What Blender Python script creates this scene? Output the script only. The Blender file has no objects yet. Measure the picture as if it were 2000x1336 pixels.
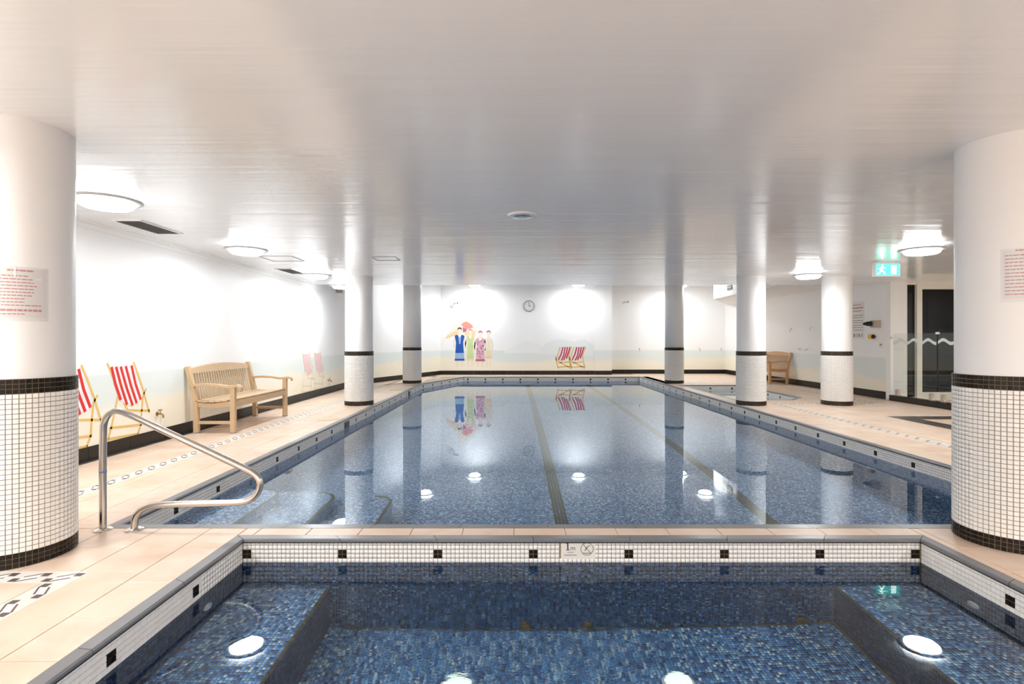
import bpy, math, random
import numpy as np
from mathutils import Vector, Matrix

random.seed(7)
rng = np.random.default_rng(7)
PI = math.pi
F, CX, CY, EYE = 1043.0, 1004.0, 664.5, 1.25
scene = bpy.context.scene
C = scene.collection

# ------------------------------------------------------------------ camera, world, exposure
cam_d = bpy.data.cameras.new('camera')
cam_d.sensor_width = 36.0
cam_d.lens = F / 2000.0 * 36.0
cam_d.shift_x = -(CX - 1000.0) / 2000.0
cam_d.shift_y = -(668.0 - CY) / 2000.0
cam_d.clip_start = 0.02
cam = bpy.data.objects.new('camera', cam_d)
C.objects.link(cam)
cam.location = (0, 0, EYE)
cam.rotation_euler = (PI / 2, 0, 0)
scene.camera = cam

world = bpy.data.worlds.new('world')
scene.world = world
world.use_nodes = True
world.node_tree.nodes['Background'].inputs[0].default_value = (0.9, 0.95, 1.0, 1)
world.node_tree.nodes['Background'].inputs[1].default_value = 0.05

scene.view_settings.view_transform = 'Standard'
scene.view_settings.look = 'None'
scene.view_settings.gamma = 1.0
scene.view_settings.use_curve_mapping = False
scene.view_settings.exposure = 1.35
LAMP_WATT = 11.5          # area light under each drum lamp
DRUM_EMIT = 7.5          # the glowing opal drum itself
scene.cycles.use_denoising = True
scene.cycles.use_adaptive_sampling = True
scene.cycles.adaptive_threshold = 0.03
scene.cycles.max_bounces = 11
scene.cycles.diffuse_bounces = 9
scene.cycles.glossy_bounces = 5
scene.cycles.transmission_bounces = 8
scene.cycles.sample_clamp_indirect = 8.0

# ------------------------------------------------------------------ dimensions
ZC = 2.48            # low ceiling
ZU = 3.25            # high ceiling beyond the step
YSTEP = 11.9
ZW = -0.145          # water level
TP = 0.6 / 22        # mosaic pitch
SPA = (-1.706, 2.557, 0.35, 3.356)            # near spa: x0 x1 y0 y1
POOL = [(-2.671, 3.617), (4.296, 3.617), (4.296, 18.27), (-1.72, 18.27), (-2.671, 15.4)]
SPA2 = [(4.66, 11.2), (5.8, 11.2), (6.25, 11.75), (6.25, 14.85), (4.66, 14.85)]
CW = 0.066           # coping width
WL, WR, WB = -4.42, 7.9, 19.4

# ------------------------------------------------------------------ materials
MATS = {}
def principled(name, col, rough=0.5, metal=0.0, spec=0.5, emit=None, estr=0.0, coat=0.0):
    m = bpy.data.materials.new(name); m.use_nodes = True
    b = m.node_tree.nodes['Principled BSDF']
    b.inputs['Base Color'].default_value = (*col, 1)
    b.inputs['Roughness'].default_value = rough
    b.inputs['Metallic'].default_value = metal
    b.inputs['Specular IOR Level'].default_value = spec
    b.inputs['Coat Weight'].default_value = coat
    if emit:
        b.inputs['Emission Color'].default_value = (*emit, 1)
        b.inputs['Emission Strength'].default_value = estr
    MATS[name] = m
    return m
class NT:
    def __init__(s, m): s.m = m; s.t = m.node_tree; s.n = s.t.nodes; s.b = s.n['Principled BSDF']
    def add(s, typ, **kw):
        n = s.n.new(typ)
        for k, v in kw.items():
            if k.startswith('i_'):
                n.inputs[int(k[2:]) if k[2:].isdigit() else k[2:].replace('_', ' ')].default_value = v
            else: setattr(n, k, v)
        return n
    def link(s, a, b): s.t.links.new(a, b)
    def math(s, op, a, b=None, c=None):
        n = s.n.new('ShaderNodeMath'); n.operation = op
        for i, v in enumerate((a, b, c)):
            if v is None: continue
            if isinstance(v, (int, float)): n.inputs[i].default_value = v
            else: s.link(v, n.inputs[i])
        return n.outputs[0]
    def mix(s, fac, a, b, mode='MIX'):
        n = s.n.new('ShaderNodeMix'); n.data_type = 'RGBA'; n.blend_type = mode
        for sock, v in ((n.inputs[0], fac), (n.inputs[6], a), (n.inputs[7], b)):
            if isinstance(v, (int, float)): sock.default_value = v
            elif isinstance(v, tuple): sock.default_value = (*v, 1) if len(v) == 3 else v
            else: s.link(v, sock)
        return n.outputs[2]
    def ramp(s, fac, stops, interp='LINEAR'):
        n = s.n.new('ShaderNodeValToRGB'); n.color_ramp.interpolation = interp
        e = n.color_ramp.elements
        while len(e) < len(stops): e.new(0.5)
        for el, (p, c) in zip(e, stops): el.position = p; el.color = (*c, 1)
        s.link(fac, n.inputs[0]); return n.outputs[0]
    def pos(s): return s.n.new('ShaderNodeNewGeometry')
    def noise(s, scale, detail=3, vec=None, rough=0.5, dist=0.0):
        n = s.n.new('ShaderNodeTexNoise')
        n.inputs['Scale'].default_value = scale; n.inputs['Detail'].default_value = detail
        n.inputs['Roughness'].default_value = rough; n.inputs['Distortion'].default_value = dist
        s.link(vec if vec is not None else s.pos().outputs['Position'], n.inputs['Vector'])
        return n.outputs['Fac']
    def scaled(s, v, sc):
        n = s.n.new('ShaderNodeVectorMath'); n.operation = 'MULTIPLY'
        s.link(v, n.inputs[0]); n.inputs[1].default_value = sc; return n.outputs[0]
    def bump(s, h, strength, dist=0.01):
        n = s.n.new('ShaderNodeBump'); n.inputs['Strength'].default_value = strength
        n.inputs['Distance'].default_value = dist
        s.link(h, n.inputs['Height']); s.link(n.outputs[0], s.b.inputs['Normal'])

# wall paint with the mural's pale sea and sand bands (flat paint, by height)
def wall_paint(name, mural=True):
    m = principled(name, (0.86, 0.86, 0.85), 0.45, spec=0.35); t = NT(m)
    P = t.pos().outputs['Position']
    sep = t.add('ShaderNodeSeparateXYZ'); t.link(P, sep.inputs[0])
    if mural:
        n = t.noise(0.35, 3, t.scaled(P, (1, 1, 2.0)))
        n2 = t.noise(1.2, 4, t.scaled(P, (1, 1, 5.0)))
        z = sep.outputs[2]
        sandline = t.math('ADD', z, t.math('MULTIPLY', t.math('SUBTRACT', n, 0.5), -0.9))
        sea = t.mix(n2, (0.74, 0.80, 0.77), (0.74, 0.80, 0.79))
        sand = t.mix(n2, (0.86, 0.80, 0.65), (0.88, 0.85, 0.74))
        f1 = t.math('SMOOTH_MIN', 1.0, 1.0, 0.0)
        mr = t.add('ShaderNodeMapRange', interpolation_type='SMOOTHSTEP'); t.link(sandline, mr.inputs[0])
        mr.inputs[1].default_value = 0.42; mr.inputs[2].default_value = 0.62
        low = t.mix(mr.outputs[0], sand, sea)
        mr2 = t.add('ShaderNodeMapRange', interpolation_type='SMOOTHSTEP'); t.link(z, mr2.inputs[0])
        mr2.inputs[1].default_value = 0.86; mr2.inputs[2].default_value = 0.90
        col = t.mix(mr2.outputs[0], low, (0.88, 0.885, 0.885))
        t.link(col, t.b.inputs['Base Color'])
    t.bump(t.noise(25, 3), 0.08, 0.004)
    return m
M_wall = wall_paint('wall_mural_paint')
M_white = wall_paint('plain_white_paint', False)
M_shaft = principled('column_paint', (0.86, 0.855, 0.85), 0.4, spec=0.4)

# semi-gloss painted ceiling
M_ceil = principled('gloss_ceiling_paint', (0.85, 0.88, 0.90), 0.12, spec=0.6); t = NT(M_ceil)
P = t.pos().outputs['Position']
h = t.math('ADD', t.noise(1.0, 3, t.scaled(P, (0.25, 7.0, 1))), t.math('MULTIPLY', t.noise(30, 4), 0.01))
t.bump(h, 0.25, 0.02)
rr = t.add('ShaderNodeMapRange'); t.link(t.noise(1.3, 3), rr.inputs[0]); rr.inputs[3].default_value = 0.10; rr.inputs[4].default_value = 0.20
t.link(rr.outputs[0], t.b.inputs['Roughness'])
M_ceil_up = principled('upper_ceiling_paint', (0.82, 0.82, 0.82), 0.12, spec=0.6); t = NT(M_ceil_up)
t.bump(t.noise(1.0, 3, t.scaled(t.pos().outputs['Position'], (0.25, 7.0, 1))), 0.2, 0.02)

# terracotta floor tiles
M_floor = principled('peach_stone_tile', (0.8, 0.6, 0.45), 0.34, spec=0.5); t = NT(M_floor)
g = t.pos(); oi = t.add('ShaderNodeObjectInfo')
rnd = t.math('FRACT', t.math('ADD', oi.outputs['Random'], g.outputs['Random Per Island']))
n = t.noise(2.6, 6, rough=0.62, dist=0.5)
base = t.ramp(n, [(0.28, (0.58, 0.40, 0.27)), (0.5, (0.68, 0.52, 0.405)), (0.72, (0.74, 0.62, 0.52))])
base = t.mix(t.math('MULTIPLY', rnd, 0.45), base, (0.71, 0.50, 0.35))
base = t.mix(t.math('MULTIPLY', t.noise(60, 3), 0.18), base, (0.86, 0.72, 0.58))
t.link(base, t.b.inputs['Base Color']); t.bump(t.noise(18, 5), 0.10, 0.003)
M_grout = principled('floor_grout', (0.36, 0.28, 0.21), 0.8)
M_grout_l = principled('mosaic_grout', (0.27, 0.215, 0.145), 0.8)
M_grout_d = principled('pool_grout', (0.16, 0.14, 0.075), 0.7)

def tilemat(name, c1, c2, rough, bump=0.0, spec=0.5):
    m = principled(name, c1, rough, spec=spec); t = NT(m)
    g = t.pos(); oi = t.add('ShaderNodeObjectInfo')
    rnd = t.math('FRACT', t.math('ADD', oi.outputs['Random'], g.outputs['Random Per Island']))
    t.link(t.mix(rnd, c1, c2), t.b.inputs['Base Color'])
    return m
M_wtile = tilemat('white_mosaic', (0.86, 0.835, 0.80), (0.91, 0.89, 0.86), 0.25)
M_btile = tilemat('black_mosaic', (0.009, 0.006, 0.004), (0.022, 0.014, 0.010), 0.2, spec=0.25)
M_cop = tilemat('grey_coping', (0.165, 0.165, 0.175), (0.20, 0.20, 0.21), 0.28)
M_lip = principled('black_coping_lip', (0.015, 0.014, 0.014), 0.3)
M_skirt = tilemat('dark_skirting_tile', (0.018, 0.013, 0.010), (0.027, 0.020, 0.015), 0.35, spec=0.25)
M_darkfloor = tilemat('dark_floor_tile', (0.05, 0.04, 0.035), (0.07, 0.055, 0.05), 0.35)
M_strip = principled('border_ground_stone', (0.70, 0.67, 0.62), 0.4)
M_loz = principled('border_white_stone', (0.80, 0.79, 0.75), 0.35)
M_sq = principled('border_brown_square', (0.10, 0.07, 0.06), 0.4)
M_olive = tilemat('bench_edge_tile', (0.10, 0.075, 0.02), (0.03, 0.025, 0.015), 0.3)

# iridescent blue pool mosaic: separate tiles (random per island)
BLUES = [(0.0, (0.02, 0.07, 0.24)), (0.3, (0.05, 0.19, 0.52)), (0.55, (0.09, 0.33, 0.74)),
         (0.80, (0.20, 0.50, 0.88)), (0.94, (0.45, 0.72, 0.93)), (1.0, (0.75, 0.9, 0.97))]
M_blue = principled('blue_glass_mosaic', (0.05, 0.15, 0.4), 0.2); t = NT(M_blue)
t.link(t.ramp(t.pos().outputs['Random Per Island'], BLUES), t.b.inputs['Base Color'])
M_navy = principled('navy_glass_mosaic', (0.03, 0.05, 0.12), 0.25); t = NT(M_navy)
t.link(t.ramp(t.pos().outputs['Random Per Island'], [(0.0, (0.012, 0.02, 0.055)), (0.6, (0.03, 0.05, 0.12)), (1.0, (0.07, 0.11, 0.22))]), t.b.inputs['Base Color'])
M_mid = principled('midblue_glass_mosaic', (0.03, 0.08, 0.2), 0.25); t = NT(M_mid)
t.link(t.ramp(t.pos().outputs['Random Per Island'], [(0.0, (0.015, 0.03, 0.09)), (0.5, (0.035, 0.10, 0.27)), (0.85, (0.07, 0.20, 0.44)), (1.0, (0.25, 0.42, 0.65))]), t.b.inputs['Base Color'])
# same mosaic where single pieces are too far away to tell apart
M_bluetex = principled('blue_mosaic_far', (0.05, 0.15, 0.4), 0.3); t = NT(M_bluetex)
g = t.pos(); sc = t.scaled(g.outputs['Position'], (1 / 0.0195, 1 / 0.0195, 1 / 0.0195))
off = t.add('ShaderNodeVectorMath', operation='ADD'); t.link(sc, off.inputs[0]); off.inputs[1].default_value = (0.37, 0.41, 0.29)
fl = t.add('ShaderNodeVectorMath', operation='FLOOR'); t.link(off.outputs[0], fl.inputs[0])
fr = t.add('ShaderNodeVectorMath', operation='FRACTION'); t.link(off.outputs[0], fr.inputs[0])
wn = t.add('ShaderNodeTexWhiteNoise', noise_dimensions='3D'); t.link(fl.outputs[0], wn.inputs['Vector'])
sN = t.add('ShaderNodeSeparateXYZ'); t.link(g.outputs['Normal'], sN.inputs[0])
sF = t.add('ShaderNodeSeparateXYZ'); t.link(fr.outputs[0], sF.inputs[0])
gm = None
for k in range(3):
    edge = t.math('LESS_THAN', sF.outputs[k], 0.10)
    keep = t.math('LESS_THAN', t.math('ABSOLUTE', sN.outputs[k]), 0.6)
    e = t.math('MULTIPLY', edge, keep)
    gm = e if gm is None else t.math('MAXIMUM', gm, e)
lighter = [(p, tuple(min(0.9, 0.62 * x + 0.3 * sum(c) / 3 + 0.05) for x in c)) for p, c in BLUES]
col = t.mix(gm, t.ramp(wn.outputs['Value'], lighter), (0.16, 0.17, 0.14))
t.link(col, t.b.inputs['Base Color'])

# water: refracting surface with small ripples
def water_mat(name, strength, stir=False):
    m = bpy.data.materials.new(name); m.use_nodes = True
    nt = m.node_tree; nt.nodes.remove(nt.nodes['Principled BSDF'])
    gl = nt.nodes.new('ShaderNodeBsdfGlass'); gl.inputs['IOR'].default_value = 1.333
    gl.inputs['Roughness'].default_value = 0.0; gl.inputs['Color'].default_value = (0.93, 0.98, 1.0, 1)
    nt.links.new(gl.outputs[0], nt.nodes['Material Output'].inputs['Surface'])
    ge = nt.nodes.new('ShaderNodeNewGeometry')
    nz = nt.nodes.new('ShaderNodeTexNoise'); nz.inputs['Scale'].default_value = 2.2; nz.inputs['Detail'].default_value = 2
    mp = nt.nodes.new('ShaderNodeVectorMath'); mp.operation = 'MULTIPLY'; mp.inputs[1].default_value = (0.7, 1.6, 1)
    nt.links.new(ge.outputs['Position'], mp.inputs[0]); nt.links.new(mp.outputs[0], nz.inputs['Vector'])
    bp = nt.nodes.new('ShaderNodeBump'); bp.inputs['Strength'].default_value = strength; bp.inputs['Distance'].default_value = 0.01
    nt.links.new(nz.outputs['Fac'], bp.inputs['Height']); nt.links.new(bp.outputs[0], gl.inputs['Normal'])
    if stir:
        # jets stir the water in the middle left of the spa: rougher surface there
        sp = nt.nodes.new('ShaderNodeVectorMath'); sp.operation = 'DISTANCE'
        sp.inputs[1].default_value = (-0.05, 2.4, ZW); nt.links.new(ge.outputs['Position'], sp.inputs[0])
        mr = nt.nodes.new('ShaderNodeMapRange'); mr.interpolation_type = 'SMOOTHSTEP'
        mr.inputs[1].default_value = 1.05; mr.inputs[2].default_value = 0.3; mr.inputs[3].default_value = 0.0; mr.inputs[4].default_value = 1.0
        nt.links.new(sp.outputs['Value'], mr.inputs[0])
        nz2 = nt.nodes.new('ShaderNodeTexNoise'); nz2.inputs['Scale'].default_value = 14; nz2.inputs['Detail'].default_value = 4
        nt.links.new(mp.outputs[0], nz2.inputs['Vector'])
        ml = nt.nodes.new('ShaderNodeMath'); ml.operation = 'MULTIPLY'
        nt.links.new(nz2.outputs['Fac'], ml.inputs[0]); nt.links.new(mr.outputs[0], ml.inputs[1])
        ad = nt.nodes.new('ShaderNodeMath'); ad.operation = 'MULTIPLY_ADD'; ad.inputs[1].default_value = 6.0
        nt.links.new(ml.outputs[0], ad.inputs[0]); nt.links.new(nz.outputs['Fac'], ad.inputs[2])
        nt.links.new(ad.outputs[0], bp.inputs['Height'])
    return m
M_water = water_mat('calm_pool_water', 0.012)
M_water_spa = water_mat('spa_water', 0.05, True)

M_steel = principled('brushed_steel', (0.62, 0.57, 0.52), 0.2, metal=1.0)
M_chrome = principled('chrome', (0.7, 0.7, 0.7), 0.15, metal=1.0)
M_brass = principled('aged_brass', (0.35, 0.22, 0.07), 0.35, metal=0.8)
def wood(name, a, b_):
    m = principled(name, a, 0.5); t = NT(m)
    P = t.add('ShaderNodeTexCoord').outputs['Object']
    n = t.noise(9, 5, t.scaled(P, (5, 0.7, 5)), 0.6)
    t.link(t.mix(n, a, b_), t.b.inputs['Base Color']); t.bump(n, 0.15, 0.003)
    return m
M_teak = wood('pale_teak', (0.66, 0.48, 0.30), (0.50, 0.34, 0.19))
M_teak2 = wood('orange_teak', (0.62, 0.37, 0.18), (0.48, 0.26, 0.11))
M_opal = principled('opal_drum', (0.9, 0.9, 0.9), 0.4, emit=(0.94, 0.975, 1.0), estr=DRUM_EMIT)
M_ring = principled('lamp_ring', (0.42, 0.42, 0.42), 0.35)
M_vent = principled('dark_vent', (0.03, 0.028, 0.027), 0.6)
M_ventbar = principled('vent_bar', (0.09, 0.085, 0.08), 0.5)
M_plastic = principled('white_plastic', (0.78, 0.78, 0.77), 0.35)
M_grey = principled('grey_plastic', (0.30, 0.30, 0.30), 0.4)
M_dark = principled('black_plastic', (0.012, 0.012, 0.013), 0.4)
M_frame = principled('cream_door_frame', (0.80, 0.77, 0.68), 0.35)
M_beige = principled('beige_box', (0.50, 0.42, 0.32), 0.5)
M_yellow = principled('yellow_button', (0.80, 0.42, 0.02), 0.35)
M_lid = principled('tan_lid', (0.62, 0.47, 0.27), 0.5)
M_paper = principled('notice_paper', (0.80, 0.79, 0.785), 0.5)
M_red = principled('notice_red_print', (0.58, 0.27, 0.28), 0.6)
M_ink = principled('black_print', (0.05, 0.045, 0.04), 0.5)
M_ink2 = principled('grey_print', (0.28, 0.26, 0.22), 0.5)
M_sign = principled('sign_cream', (0.78, 0.74, 0.68), 0.35)
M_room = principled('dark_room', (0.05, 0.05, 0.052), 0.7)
M_green = principled('exit_green', (0.02, 0.5, 0.35), 0.4, emit=(0.10, 0.62, 0.48), estr=0.8)
M_exitw = principled('exit_white', (0.9, 1, 0.95), 0.4, emit=(0.75, 1.0, 0.92), estr=1.8)
M_plight = principled('underwater_lens', (0.8, 0.9, 0.8), 0.3, emit=(0.80, 1.0, 0.85), estr=0.4)
M_tape = principled('blue_tape', (0.15, 0.25, 0.5), 0.4)
def paint(name, c): return principled(name, c, 0.5, spec=0.3)
M_pred = paint('painted_red', (0.68, 0.035, 0.035)); M_pwhite = paint('painted_white', (0.80, 0.79, 0.78))
M_pyel = paint('painted_yellow', (0.75, 0.50, 0.16)); M_ppink = paint('painted_faded_pink', (0.80, 0.42, 0.43))
M_pcream = paint('painted_cream', (0.80, 0.70, 0.48)); M_pcrim = paint('painted_crimson', (0.52, 0.06, 0.12))
M_pblue = paint('painted_blue', (0.02, 0.10, 0.42)); M_pblue2 = paint('painted_light_blue', (0.32, 0.47, 0.70))
M_pnavy = paint('painted_navy', (0.02, 0.03, 0.12)); M_pgreen = paint('painted_lime', (0.58, 0.68, 0.32))
M_pplum = paint('painted_plum', (0.45, 0.16, 0.26)); M_prose = paint('painted_rose', (0.72, 0.42, 0.50))
M_pskin = paint('painted_skin', (0.84, 0.74, 0.62)); M_porange = paint('painted_orange', (0.80, 0.30, 0.10))
M_psalmon = paint('painted_salmon', (0.80, 0.28, 0.24)); M_ptan = paint('painted_tan', (0.82, 0.60, 0.36))
M_phair = paint('painted_hair', (0.10, 0.04, 0.04)); M_phill = paint('painted_hill', (0.80, 0.84, 0.83))
M_phill2 = paint('painted_far_hill', (0.83, 0.86, 0.855)); M_pgrey = paint('painted_grey', (0.45, 0.45, 0.42))

# clear balustrade glass and dark door glass
def pane_mat(name, tint, gloss_rough=0.02, mix=0.0):
    m = bpy.data.materials.new(name); m.use_nodes = True
    nt = m.node_tree; nt.nodes.remove(nt.nodes['Principled BSDF'])
    tr = nt.nodes.new('ShaderNodeBsdfTransparent'); tr.inputs[0].default_value = (*tint, 1)
    gl = nt.nodes.new('ShaderNodeBsdfGlossy'); gl.inputs['Roughness'].default_value = gloss_rough
    lw = nt.nodes.new('ShaderNodeLayerWeight'); pw = nt.nodes.new('ShaderNodeMath'); pw.operation = 'POWER'; pw.inputs[1].default_value = 4.0
    nt.links.new(lw.outputs['Facing'], pw.inputs[0]); fr = nt.nodes.new('ShaderNodeMath'); fr.operation = 'MULTIPLY_ADD'; fr.inputs[1].default_value = 0.6; fr.inputs[2].default_value = 0.03
    nt.links.new(pw.outputs[0], fr.inputs[0])
    mx = nt.nodes.new('ShaderNodeMixShader')
    nt.links.new(fr.outputs[0], mx.inputs[0]); nt.links.new(tr.outputs[0], mx.inputs[1]); nt.links.new(gl.outputs[0], mx.inputs[2])
    nt.links.new(mx.outputs[0], nt.nodes['Material Output'].inputs['Surface'])
    return m
M_glass = pane_mat('clear_glass', (0.945, 0.965, 0.95))
M_glassdark = pane_mat('door_glass', (0.42, 0.42, 0.43))
M_frost = principled('frosted_band', (0.75, 0.80, 0.78), 0.6); M_frost.node_tree.nodes['Principled BSDF'].inputs['Alpha'].default_value = 0.75
M_sleeve = pane_mat('clear_sleeve', (0.98, 0.98, 0.98), 0.3)

# ------------------------------------------------------------------ mesh helpers
class MB:
    def __init__(s): s.v = []; s.f = []; s.smooth = False
    def quad_prism(s, bot, top):
        n = len(bot); b = len(s.v); s.v += [tuple(p) for p in bot] + [tuple(p) for p in top]
        s.f.append(tuple(b + i for i in reversed(range(n)))); s.f.append(tuple(b + n + i for i in range(n)))
        for i in range(n):
            j = (i + 1) % n; s.f.append((b + i, b + j, b + n + j, b + n + i))
    def box(s, x0, x1, y0, y1, z0, z1):
        s.quad_prism([(x0, y0, z0), (x1, y0, z0), (x1, y1, z0), (x0, y1, z0)], [(x0, y0, z1), (x1, y0, z1), (x1, y1, z1), (x0, y1, z1)])
        return s
    def bbox(s, x0, x1, y0, y1, z0, z1, c=0.004):
        # box with chamfered top edges
        s.quad_prism([(x0, y0, z0), (x1, y0, z0), (x1, y1, z0), (x0, y1, z0)], [(x0, y0, z1 - c), (x1, y0, z1 - c), (x1, y1, z1 - c), (x0, y1, z1 - c)])
        s.quad_prism([(x0, y0, z1 - c), (x1, y0, z1 - c), (x1, y1, z1 - c), (x0, y1, z1 - c)], [(x0 + c, y0 + c, z1), (x1 - c, y0 + c, z1), (x1 - c, y1 - c, z1), (x0 + c, y1 - c, z1)])
        return s
    def poly(s, pts, z0, z1):
        s.quad_prism([(p[0], p[1], z0) for p in pts], [(p[0], p[1], z1) for p in pts]); return s
    def bar(s, a, b, w, h, up=(0, 0, 1)):
        a = Vector(a); b = Vector(b); d = (b - a).normalized(); up = Vector(up)
        side = d.cross(up).normalized(); u = side.cross(d)
        bot = [a + side * sx * w / 2 + u * sz * h / 2 for sx, sz in ((-1, -1), (1, -1), (1, 1), (-1, 1))]
        top = [p + (b - a) for p in bot]
        s.quad_prism(bot, top); return s
    def tube(s, pts, r, n=12, cap=True):
        pts = [Vector(p) for p in pts]; base = len(s.v); prev = None
        for i, p in enumerate(pts):
            d = (pts[min(i + 1, len(pts) - 1)] - pts[max(i - 1, 0)]).normalized()
            if prev is None:
                a = d.orthogonal().normalized()
            else:
                a = (prev - d * prev.dot(d)).normalized()
            prev = a; b = d.cross(a)
            rr = r[i] if isinstance(r, (list, tuple)) else r
            for k in range(n):
                t_ = 2 * PI * k / n; s.v.append(tuple(p + a * math.cos(t_) * rr + b * math.sin(t_) * rr))
        for i in range(len(pts) - 1):
            for k in range(n):
                k2 = (k + 1) % n
                s.f.append((base + i * n + k, base + i * n + k2, base + (i + 1) * n + k2, base + (i + 1) * n + k))
        if cap:
            s.f.append(tuple(base + k for k in reversed(range(n)))); e = base + (len(pts) - 1) * n
            s.f.append(tuple(e + k for k in range(n)))
        return s
    def lathe(s, prof, c=(0, 0, 0), n=32, axis='Z'):
        # prof: (r, h) list from bottom up
        base = len(s.v)
        for r, h_ in prof:
            for k in range(n):
                a = 2 * PI * k / n; x, y = r * math.cos(a), r * math.sin(a)
                if axis == 'Z': p = (c[0] + x, c[1] + y, c[2] + h_)
                elif axis == 'Y': p = (c[0] + x, c[1] - h_, c[2] + y)
                else: p = (c[0] + h_, c[1] + x, c[2] + y)
                s.v.append(p)
        for i in range(len(prof) - 1):
            for k in range(n):
                k2 = (k + 1) % n
                s.f.append((base + i * n + k, base + i * n + k2, base + (i + 1) * n + k2, base + (i + 1) * n + k))
        s.f.append(tuple(base + k for k in reversed(range(n)))); e = base + (len(prof) - 1) * n
        s.f.append(tuple(e + k for k in range(n)))
        return s
    def mesh(s, name, mat):
        me = bpy.data.meshes.new(name); me.from_pydata(s.v, [], s.f); me.update()
        me.materials.append(mat)
        if s.smooth:
            me.polygons.foreach_set('use_smooth', [True] * len(me.polygons))
            try: me.set_sharp_from_angle(angle=math.radians(40))
            except Exception: pass
        return me
    def build(s, name, mat, parent=None, smooth=False):
        s.smooth = smooth
        o = bpy.data.objects.new(name, s.mesh(name, mat)); C.objects.link(o)
        if parent is not None: o.parent = parent
        return o
def link_mesh(name, me, parent=None, mat4=None, loc=None):
    o = bpy.data.objects.new(name, me); C.objects.link(o)
    if parent is not None: o.parent = parent
    if mat4 is not None: o.matrix_basis = mat4
    if loc is not None: o.location = loc
    return o
def tag(o, label=None, cat=None, group=None, kind=None):
    if label: o['label'] = label
    if cat: o['category'] = cat
    if group: o['group'] = group
    if kind: o['kind'] = kind
    return o
def empty(name, loc=(0, 0, 0), rz=0.0, **kw):
    o = bpy.data.objects.new(name, None); C.objects.link(o); o.location = loc; o.rotation_euler = (0, 0, rz)
    o.empty_display_size = 0.1
    return tag(o, **kw)
def children(o): return [c for c in C.objects if c.parent == o]
def copy_tree(o, parent=None):
    c = o.copy(); C.objects.link(c); c.parent = parent
    for ch in children(o): copy_tree(ch, c)
    return c
def np_tiles(name, mat, O, U, V, N, w, h, th, parent, inset=0.0012):
    """many small chamfered tiles in one mesh. O centre, U,V,N unit vectors (arrays n x 3)."""
    O = np.asarray(O, float); n = len(O)
    if n == 0: return None
    U = np.broadcast_to(np.asarray(U, float), (n, 3)); V = np.broadcast_to(np.asarray(V, float), (n, 3)); N = np.broadcast_to(np.asarray(N, float), (n, 3))
    co = np.empty((n, 8, 3))
    for k, (a, b) in enumerate(((-1, -1), (1, -1), (1, 1), (-1, 1))):
        co[:, k] = O + U * (a * w / 2) + V * (b * h / 2)
        co[:, 4 + k] = O + U * (a * (w / 2 - inset)) + V * (b * (h / 2 - inset)) + N * th
    fidx = np.array([[4, 5, 6, 7], [0, 1, 5, 4], [1, 2, 6, 5], [2, 3, 7, 6], [3, 0, 4, 7]])
    faces = (np.arange(n)[:, None, None] * 8 + fidx[None]).reshape(-1, 4)
    me = bpy.data.meshes.new(name)
    me.vertices.add(n * 8); me.vertices.foreach_set('co', co.reshape(-1))
    me.loops.add(faces.size); me.loops.foreach_set('vertex_index', faces.reshape(-1).astype(np.int32))
    me.polygons.add(len(faces)); me.polygons.foreach_set('loop_start', np.arange(0, faces.size, 4, dtype=np.int32))
    me.update(calc_edges=True); me.validate()
    me.materials.append(mat)
    o = link_mesh(name, me, parent); o['kind'] = 'stuff'
    return o
def tile_mesh(name, mat, w, h, th, inset=0.0012):
    v = []
    for a, b in ((-1, -1), (1, -1), (1, 1), (-1, 1)): v.append((a * w / 2, b * h / 2, 0))
    for a, b in ((-1, -1), (1, -1), (1, 1), (-1, 1)): v.append((a * (w / 2 - inset), b * (h / 2 - inset), th))
    me = bpy.data.meshes.new(name); me.from_pydata(v, [], [(4, 5, 6, 7), (0, 1, 5, 4), (1, 2, 6, 5), (2, 3, 7, 6), (3, 0, 4, 7)])
    me.materials.append(mat); return me
TW = TP - 0.0026; TH = 0.004
ME_w = tile_mesh('mosaic_tile', M_wtile, TW, TW, TH); ME_b = tile_mesh('black_tile', M_btile, TW, TW, TH)
def frame4(O, U, V, N):
    m = Matrix.Identity(4)
    for i, a in enumerate((U, V, N, O)):
        for r in range(3): m[r][i] = a[r]
    return m
def screen(p):
    if p[1] < 0.05: return None
    return CX + F * p[0] / p[1], CY - F * (p[2] - EYE) / p[1]
def lay_tiles(parent, pts, U, V, N, black, limit=300, limit_b=300):
    """mosaic: the tiles that show largest are parts, the rest one stuff mesh. pts n x 3, black bool n"""
    pts = np.asarray(pts, float); n = len(pts)
    U = np.broadcast_to(np.asarray(U, float), (n, 3)); V = np.broadcast_to(np.asarray(V, float), (n, 3)); N = np.broadcast_to(np.asarray(N, float), (n, 3))
    view = np.array([0, 0, EYE]) - pts; d = np.linalg.norm(view, axis=1)
    area = (N * view).sum(1) / d ** 3
    y = np.maximum(pts[:, 1], 0.05)
    sx = CX + F * pts[:, 0] / y; sy = CY - F * (pts[:, 2] - EYE) / y
    vis = (pts[:, 1] > 0.1) & (sx > -5) & (sx < 2005) & (sy > -5) & (sy < 1341) & (area > 0) & (pts[:, 2] > ZW)
    score = np.where(vis, area, -1)
    for flag, me, nm, mat, lim in ((False, ME_w, 'mosaic_tile', M_wtile, limit), (True, ME_b, 'black_tile', M_btile, limit_b)):
        ids = np.where(black == flag)[0]; ids = ids[np.argsort(-score[ids])]
        near = [i for i in ids[:lim] if score[i] > 0]; rest = ids[len(near):]
        for i in near: link_mesh(nm, me, parent, frame4(pts[i], U[i], V[i], N[i]))
        if len(rest): np_tiles('white_mosaic' if not flag else 'black_mosaic', mat, pts[rest], U[rest], V[rest], N[rest], TW, TW, TH, parent)

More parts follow.
